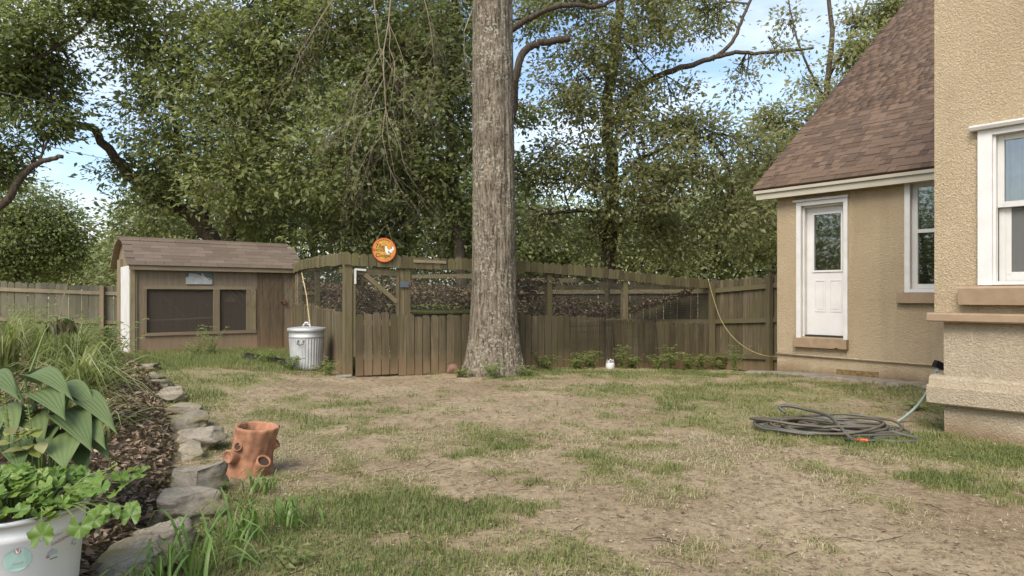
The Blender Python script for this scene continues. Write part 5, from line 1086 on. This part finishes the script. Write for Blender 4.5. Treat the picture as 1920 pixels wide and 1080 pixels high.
# ================================================================== TREES
def jitter_path(pts, amp, k=5, seed=0):
    r_ = random.Random(seed); out = smooth_path(pts, k); return [p + Vector((r_.gauss(0, amp), r_.gauss(0, amp), r_.gauss(0, amp))) if 0 < i < len(out) - 1 else p for i, p in enumerate(out)]
def make_tree(label, limbs, blobs, nclu, nleaf, L, leafm, barkm='bark', seed=0, gap=.42, clu=.30, name='oak_tree', droop=.35, cluster_noise=.35, group=None, bare=()):
    """limbs: list of (points, r0, r1); blobs: (centre, rx, ry, rz, weight)"""
    r_ = np.random.default_rng(seed); base = limbs[0][0][0]; th = thing(name, label, 'tree', (base[0], base[1], gz(base[0], base[1])), 0, group)
    tr = MB(); sk = []; skr = []
    for i, (pts, r0, r1) in enumerate(limbs):
        p = jitter_path(pts, r0 * .12, 6, seed * 31 + i); k = len(p); rad = [r0 + (r1 - r0) * q / (k - 1) for q in range(k)]; tr.tube(p, rad, 10 if r0 > .08 else 7); sk += [np.array(q) for q in p]; skr += rad
    wpart('trunk', tr, M[barkm], th, True)
    SK = np.array(sk); br = MB(); W_ = np.array([b[4] for b in blobs], float); W_ /= W_.sum(); cents = []; twig0 = []
    for bi, (c, rx, ry, rz, w) in enumerate(blobs):
        c = np.array(c); rr3 = np.array([rx, ry, rz]); j = np.argmin(((SK - c) ** 2).sum(1) + 0 * SK[:, 0]); s0 = SK[j]; main = []
        pm_ = smooth_path([s0, (s0 * .5 + c * .5) + r_.normal(0, .15, 3) + np.array([0, 0, .2]), c], 5); L0 = np.linalg.norm(c - s0); br.tube(pm_, [max(.012, min(.05, .016 * L0 + .012)) * (1 - .65 * q / (len(pm_) - 1)) for q in range(len(pm_))], 5, False)
        nodes = [np.array(p) for p in pm_[2:]]
        nsub = 5 + int(4 * (rx + rz))
        for q in range(nsub):
            v = r_.normal(size=3); v /= np.linalg.norm(v); e = c + v * rr3 * r_.uniform(.55, .95); s1 = nodes[r_.integers(len(nodes))] if q < 4 else np.array(pm_[r_.integers(2, len(pm_))]); md = (s1 + e) / 2 + r_.normal(0, .12, 3); pp = smooth_path([s1, md, e], 4); br.tube(pp, [.017 * (1 - .75 * i / (len(pp) - 1)) for i in range(len(pp))], 4, False); main += [np.array(p) for p in pp]
        nodes = np.array(nodes + main); m = int(nclu * W_[bi]) + 1; got = 0; tries = 0
        while got < m and tries < 6:
            tries += 1; q = r_.normal(size=(m * 2, 3)); q /= np.linalg.norm(q, axis=1, keepdims=True); q *= (r_.random((m * 2, 1)) ** (1 / 2.4)); P = c + q * rr3; f = fbm(P[:, 0] * 1.3, P[:, 1] * 1.3, P[:, 2] * 1.6, 2); P = P[f > gap][:m - got]
            for e in P:
                j = np.argmin(((nodes - e) ** 2).sum(1)); s1 = nodes[j]
                if np.linalg.norm(s1 - e) > .12: br.tube([s1, (s1 + e) / 2 + r_.normal(0, .05, 3), e], [.008, .006, .003], 3, False)
                cents.append(e); twig0.append((e - s1))
            got += len(P)
    wpart('branches', br, M['bark_pale'] if barkm == 'bark_pale' else M['bark'], th)
    CC = np.array(cents); TW = np.array(twig0); n = len(CC) * nleaf; idx = np.repeat(np.arange(len(CC)), nleaf)
    off = r_.normal(size=(n, 3)) * np.array([clu * 1.15, clu * 1.15, clu * .6]); C = CC[idx] + off
    tw = TW[idx]; tw = tw / np.maximum(np.linalg.norm(tw, axis=1, keepdims=True), .05); D = off / (clu * 1.2) + tw * .6 + r_.normal(size=(n, 3)) * .6; D[:, 2] -= droop
    cN = r_.normal(size=(len(CC), 3)) * .36 + np.array([-.28, -.62, .70]); N = r_.normal(size=(n, 3)) * .36 + cN[idx]; ctone = r_.normal(0, .16, len(CC))[idx]; rn = np.clip(.45 + ctone + r_.normal(0, .2, n), 0, 1)
    LL_ = L * r_.uniform(.45, 1.35, n); wpart('crown', leaf_quads(C, D, N, LL_, LL_ * r_.uniform(.42, .62, n), .10, M[leafm], rn, 'crown'), None, th); return th
def B_(px, py, d, rpx, w=None, sy=1.0, ex=1.0):
    r_ = rpx / FPX * d; return (tuple(at(px, py, d)), r_ * ex, r_ * sy, r_, w if w is not None else rpx ** 2)
def gpt(px, d): X = (px - 960) / FPX * d; return Vector((X, d, gz(X, d) - .1))

# --- the big near oak: bark built as geometry
TB = Vector(((925 - 960) / FPX * 11.0, 11.0, 0)); TB.z = gz(TB.x, TB.y)
oak = thing('oak_tree', 'huge straight oak trunk with lichen covered bark before the picket fence', 'tree', TB)
na, nz_ = 176, 330; A_, Z_ = np.meshgrid(np.linspace(0, 2 * PI, na, endpoint=False), np.linspace(0, 1, nz_) ** 1.15 * 10.5, indexing='ij'); A_ = A_.T; Z_ = Z_.T
rad = .335 - .0052 * Z_ + .125 * np.exp(-Z_ / .42) + .04 * np.exp(-Z_ / 1.3)
rad = rad + np.exp(-Z_ / .33) * (.13 * np.maximum(0, np.cos(A_ - R(-22))) ** 8 + .07 * np.maximum(0, np.cos(A_ - R(200))) ** 6 + .05 * np.maximum(0, np.cos(A_ - R(265))) ** 8 + .06 * np.maximum(0, np.cos(A_ - R(80))) ** 6)
cx, cy = np.cos(A_), np.sin(A_)
rg = fbm(cx * 4.6 + 7, cy * 4.6, Z_ * 1.15 + vnoise(cx * 3, cy * 3, Z_ * 2.2) * 1.2, 3); r1 = 1 - np.abs(2 * rg - 1) * 2.2
rad = rad + .024 * np.clip(r1, -.6, 1) + .010 * (fbm(cx * 16, cy * 16, Z_ * 4.5, 3) - .5) + .02 * (fbm(cx * 1.3, cy * 1.3, Z_ * .6, 2) - .5)
for (a0, z0, rr_, h) in ((R(-100), 3.9, .16, .05), (R(-75), 3.15, .15, .035), (R(-60), 5.0, .2, .03)):
    da = np.angle(np.exp(1j * (A_ - a0))) * .33; q = np.sqrt(da ** 2 + (Z_ - z0) ** 2); rad = rad + h * np.exp(-(q / rr_) ** 2) - h * .9 * np.exp(-(q / (rr_ * .35)) ** 2)
V = np.stack([TB.x + rad * cx + .012 * np.sin(Z_ * .8), TB.y + rad * cy, TB.z - .08 + Z_], -1).reshape(-1, 3)
wpart('trunk', np_mesh('trunk', V, grid_faces(nz_, na, True), M['bark_main'], True), None, oak)
up = MB(); TT = Vector((TB.x, TB.y, TB.z + 10.3)); upb = []
for k in range(9):
    a = k * 2.4; z = 7.4 + .4 * k; s_ = Vector((TB.x, TB.y, TB.z + z)); e = s_ + Vector((3.3 * math.cos(a), 3.3 * math.sin(a), 1.8 + .2 * k)); up.tube(jitter_path([s_, (s_ + e) / 2 + Vector((0, 0, .3)), e], .05, 5, k), [.12 - .09 * i / 10 for i in range(11)], 7); upb.append(e)
up.tube([TT, TT + Vector((.1, .1, 3))], [.27, .1], 8)
wpart('branches', up, M['bark'], oak)
n = 13000; ei = RNG.integers(0, len(upb), n); C = np.array([tuple(e) for e in upb])[ei] + RNG.normal(size=(n, 3)) * np.array([1.0, 1.0, .6]); D = RNG.normal(size=(n, 3)); D[:, 2] -= .4
wpart('crown', leaf_quads(C, D, RNG.normal(size=(n, 3)) * .5 + np.array([0, 0, 1.0]), RNG.uniform(.08, .15, n), RNG.uniform(.04, .08, n), .1, M['leaf_dark'], None, 'crown'), None, oak)
# its dead hanging branches
dead = MB(); rr = random.Random(23)
def twigs(p, d, L, r_, lev):
    k = 6; pts = [p]; q = p.copy(); dd = d.copy()
    for i in range(k): dd = (dd + Vector((rr.gauss(0, .16), rr.gauss(0, .10), rr.gauss(0, .12) - .07))).normalized(); q = q + dd * (L / k); pts.append(q)
    dead.tube(pts, [r_ * (1 - .72 * i / k) for i in range(k + 1)], 5 if lev == 0 else 3, False)
    if lev < 3:
        for i in range(2, k + 1):
            for _ in range(2 if lev < 2 else 1):
                if rr.random() < .82: nd = (dd + Vector((rr.gauss(0, .75), rr.gauss(0, .5), rr.gauss(-.15, .5)))).normalized(); twigs(pts[i], nd, L * rr.uniform(.32, .62), r_ * (.55 if lev else .5) * (1 - .08 * i), lev + 1)
for (px, py, d, dx, dz, L, r_) in ((735, -60, 9.2, -.35, -.9, 2.4, .018), (700, -30, 9.4, -.12, -1, 2.6, .015), (790, -40, 9.3, .1, -1, 1.3, .010), (660, -70, 9.3, -.6, -.7, 1.7, .012), (870, 60, 10.2, .25, -.9, .7, .007)):
    twigs(at(px, py, d), Vector((dx, 0, dz)).normalized(), L, r_ * .75, 0)
dead.tube([at(735, -60, 9.2), at(760, -130, 9.6), Vector((TB.x - .2, TB.y - .15, 7.6))], [.02, .03, .05], 6); dead.tube([at(870, 60, 10.2), at(885, 20, 10.8)], [.008, .012], 5)
wpart('dead_branches', dead, M['twig'], oak)

D1 = 18.0
make_tree('dense dark green oak with a leaning trunk behind the shed', [
    ([gpt(430, D1), at(415, 500, D1), at(388, 435, D1), at(345, 395, D1), at(292, 372, D1 - .3), at(235, 318, D1 - .6), at(175, 245, D1 - 1), at(110, 225, D1 - 1.2)], .27, .07),
    ([at(415, 500, D1), at(440, 400, D1), at(470, 250, D1 - .5), at(520, 60, D1 - 1), at(540, -90, D1 - 1)], .2, .08), ([at(388, 435, D1), at(372, 355, D1 - .4), at(340, 300, D1 - .6), at(320, 180, D1 - 1)], .13, .04),
    ([at(470, 250, D1 - .5), at(560, 280, D1 - 1.5), at(640, 285, D1 - 2), at(720, 300, D1 - 2)], .09, .03), ([at(500, 140, D1 - .8), at(640, 60, D1 - 1.5), at(760, 30, D1 - 2)], .09, .03)],
    [B_(560, 120, 16.5, 150), B_(420, 200, 16.6, 130), B_(640, 290, 16, 125), B_(320, 260, 17, 105), B_(760, 190, 16.2, 120), B_(560, 390, 17, 100), B_(300, 390, 17.5, 85), B_(330, 90, 17, 130), B_(450, -20, 16.5, 160), B_(680, 20, 16, 150), B_(800, 60, 16.5, 110), B_(680, 420, 17, 80), B_(450, 340, 16.4, 100), B_(250, 330, 17.6, 62), B_(480, 440, 18, 70), B_(240, 60, 17.2, 70), B_(800, 300, 16.6, 90)],
    2500, 24, .142, 'leaf_dark', seed=1, gap=.42, clu=.20)
make_tree('dark oak behind the big trunk with crooked bare limbs showing beside it', [
    ([gpt(868, 17), at(862, 480, 17), at(850, 330, 17), at(842, 200, 17), at(850, 40, 17), at(860, -100, 17)], .17, .08),
    ([at(850, 330, 17), at(905, 270, 16.5), at(958, 225, 15.5), at(966, 150, 15), at(982, 98, 15), at(1012, 80, 15), at(1045, 76, 15), at(1068, 72, 15)], .10, .07),
    ([at(845, 180, 17), at(910, 90, 16), at(965, 52, 15.5), at(1015, 22, 15.3), at(1070, 8, 15.2), at(1122, 12, 15.2), at(1180, -20, 15.5)], .085, .04),
    ([at(760, 478, 17.5), at(757, 410, 17.5), at(765, 330, 17.5), at(768, 200, 17.5)], .06, .03)],
    [B_(840, 400, 17.4, 85), B_(770, 330, 17.8, 90), B_(720, 440, 18, 70), B_(870, 220, 17.6, 80), B_(790, 120, 18, 100), B_(900, 440, 18.5, 70), B_(985, 330, 18, 45), B_(850, -20, 17.5, 100), B_(1000, 40, 17, 38), B_(610, 450, 18.5, 70), B_(990, 210, 17, 40)],
    1150, 22, .14, 'leaf_dark', seed=2, gap=.43, clu=.21)
D4 = 19.0
make_tree('olive green oak with straight trunk and a long pale limb beyond the fence', [
    ([gpt(1142, D4), at(1142, 480, D4), at(1148, 330, D4), at(1140, 200, D4), at(1158, 60, D4), at(1172, -90, D4)], .25, .10),
    ([at(1150, 230, D4), at(1195, 170, D4 - .6), at(1240, 140, D4 - 1), at(1310, 118, D4 - 1.2), at(1370, 100, D4 - 1.4), at(1440, 98, D4 - 1.5), at(1525, 90, D4 - 1.5)], .105, .03), ([at(1335, 112, D4 - 1.3), at(1372, 80, D4 - 1.4), at(1398, 20, D4 - 1.4), at(1440, -60, D4 - 1.4)], .06, .03),
    ([at(1146, 400, D4), at(1080, 395, D4 - .8), at(1020, 400, D4 - 1.2), at(985, 385, D4 - 1.4)], .07, .02), ([at(1146, 360, D4), at(1200, 300, D4 - .8), at(1280, 270, D4 - 1), at(1340, 250, D4 - 1)], .07, .02)],
    [B_(1080, 150, 17.5, 85), B_(1190, 60, 17.5, 95), B_(1060, 320, 18, 85), B_(1190, 330, 17.5, 105), B_(1310, 290, 18, 85), B_(1380, 400, 18, 75), B_(1260, 430, 18.4, 80), B_(1120, 440, 18.5, 60), B_(1050, -20, 17.5, 90), B_(1260, 200, 18, 55), B_(1330, 20, 18.5, 60), B_(1160, 200, 17.6, 80), B_(1420, 300, 18.5, 60), B_(1020, 420, 18.5, 45), B_(1390, 150, 18.3, 42, 700), B_(1460, 100, 17.6, 36, 500), B_(1230, -30, 18, 80)],
    1900, 22, .13, 'leaf_olive', 'bark', seed=3, gap=.46, clu=.19)
make_tree('olive oak whose branches enter over the grey fence from beyond the picture edge', [
    ([gpt(-260, 15.5), at(-230, 420, 15.5), at(-180, 250, 15.5), at(-150, 50, 15.5)], .28, .14), ([at(-200, 330, 15.5), at(-90, 395, 15), at(0, 388, 15), at(38, 335, 15), at(72, 305, 15), at(118, 294, 15)], .11, .045), ([at(-180, 250, 15.5), at(-60, 160, 15), at(50, 120, 15), at(150, 60, 15)], .10, .03)],
    [B_(60, 70, 15.2, 105), B_(20, 190, 15.2, 85), B_(100, 190, 15.4, 55), B_(150, 20, 15.4, 80), B_(40, 290, 15.4, 55), B_(-60, 80, 15, 120), B_(-40, 300, 15, 75), B_(110, 255, 16, 34), B_(200, -20, 15.6, 70), B_(130, 110, 15.6, 40)],
    950, 24, .13, 'leaf_mid', seed=4, gap=.45, clu=.19)
make_tree('pale leafy oak rising behind the shingle roof of the wing', [
    ([gpt(1560, 23), at(1555, 350, 23), at(1550, 180, 23), at(1560, 60, 23), at(1545, -60, 23)], .16, .05), ([at(1552, 200, 23), at(1500, 90, 22.5), at(1478, 0, 22.5)], .05, .02), ([at(1556, 140, 23), at(1610, 40, 23), at(1640, -40, 23)], .06, .02)],
    [B_(1560, 230, 22, 75), B_(1480, 330, 22, 75), B_(1640, 120, 22.5, 75), B_(1450, 230, 22.5, 40), B_(1420, 440, 22, 55), B_(1560, 340, 23, 80), B_(1690, 20, 22.5, 60), B_(1600, 30, 23, 36, 500), B_(1520, 150, 23, 32, 400), B_(1480, 40, 22.8, 26, 250), B_(1640, 220, 23, 70)],
    1600, 22, .16, 'leaf_olive', seed=5, gap=.42, clu=.22)
make_tree('light green tree low behind the grey fence', [([gpt(30, 26), at(35, 470, 26), at(40, 380, 26)], .2, .06)], [B_(40, 420, 26, 85), B_(110, 430, 26.5, 55), B_(-50, 430, 26, 90), B_(20, 500, 26, 60), B_(110, 490, 26.5, 50)], 1200, 24, .15, 'leaf_mid', seed=6, gap=.38, clu=.3, name='field_tree')
make_tree('hazy yellow green thicket tree far off left of the shed roof', [([gpt(165, 38), at(165, 510, 38)], .2, .08)], [B_(165, 495, 38, 42), B_(120, 510, 38, 40), B_(205, 505, 38, 36), B_(60, 520, 40, 45)], 700, 24, .2, 'leaf_far', seed=7, gap=.3, clu=.55, name='field_tree')
far = [(285, 440, 32, 80, 'shed'), (420, 370, 33, 140, 'leaning oak'), (590, 330, 34, 160, 'run gate'), (775, 330, 33, 150, 'second trunk'), (930, 400, 36, 110, 'big trunk'), (1060, 445, 38, 85, 'gap right of the big trunk'), (1190, 420, 38, 100, 'olive oak trunk'), (1320, 400, 36, 120, 'fence corner'), (1450, 380, 34, 130, 'wing corner'), (500, 150, 38, 150, 'upper crown of the leaning oak'), (720, 120, 38, 150, 'crown beside the big trunk')]
for k, (px, py, d, r_, w_) in enumerate(far):
    make_tree('pale far off tree seen behind the ' + w_, [([gpt(px, d), at(px, py + 30, d), at(px + 8, py - 20, d)], .2, .07)], [B_(px, py, d, r_), B_(px - r_ * .7, py + 25, d + 1, r_ * .6), B_(px + r_ * .7, py + 20, d, r_ * .65), B_(px, py + 45, d - .5, r_ * .7), B_(px - 50, 512, d + 2, 66, 5200, 1.4), B_(px + 50, 508, d + 2, 66, 5200, 1.4)], int(2.4 * r_) + 480, 20, .24, 'leaf_far', seed=20 + k, gap=.36, clu=.42, name='field_tree', group='far trees beyond the fences')

# far pale roof glimpsed between the trunks, wires
dh = thing('distant_house', 'pale low building roof glimpsed through far trees beyond the fence', 'house', (at(1310, 500, 46).x, 46, gz(9, 46)))
P_ = at(1310, 500, 33); lpart('wall', MB().box(-2.4, 2.4, 0, 4, 0, 2.9), M['cream'], dh); lpart('roof', MB().prism([(-2.8, 2.9), (2.8, 2.9), (2.6, 3.45), (-2.6, 3.45)], -.3, 4.3), M['galv'], dh)
for k, (a, b, lab) in enumerate((((-160, 134, 11.5), (620, 286, 30), 'upper overhead wire crossing the sky gap at the picture edge'), ((-160, 212, 11.5), (420, 325, 30), 'lower overhead wire below the upper one'))):
    A1 = at(*a); B1 = at(*b); tag(link('overhead_wire', MB().tube([A1.lerp(B1, q / 12) - Vector((0, 0, .25 * math.sin(PI * q / 12))) for q in range(13)], .008, 5).mesh('overhead_wire', M['metal'])), lab, 'wire')

# trees of the neighbouring yard, beside and behind the viewer: the house panes mirror them
for k, (x_, y_, r_, h_, lab) in enumerate(((-34, 5, 5.6, 6.2, 'oak left of the yard mirrored in the door pane'), (-40, -8, 6.0, 6.0, 'oak behind the viewer mirrored in the house panes'), (-31, 15, 5.0, 5.5, 'oak beyond the grey fence outside the picture'), (-30, -24, 5.5, 5.5, 'far oak behind the viewer'))):
    b_ = Vector((x_, y_, gz(x_, y_) - .1)); make_tree(lab, [([b_, b_ + Vector((.1, 0, h_ * .5)), b_ + Vector((0, .2, h_))], .22, .08)], [((x_, y_, h_), r_, r_, r_ * .75, 3), ((x_ + r_ * .5, y_ - r_ * .5, h_ * .55), r_ * .7, r_ * .7, r_ * .55, 1.6), ((x_ + r_ * .3, y_ + r_ * .6, h_ * .5), r_ * .7, r_ * .7, r_ * .5, 1.6)], 1000, 22, .24, 'leaf_mid', seed=50 + k, gap=.3, clu=.5, group='oaks round the yard outside the picture')
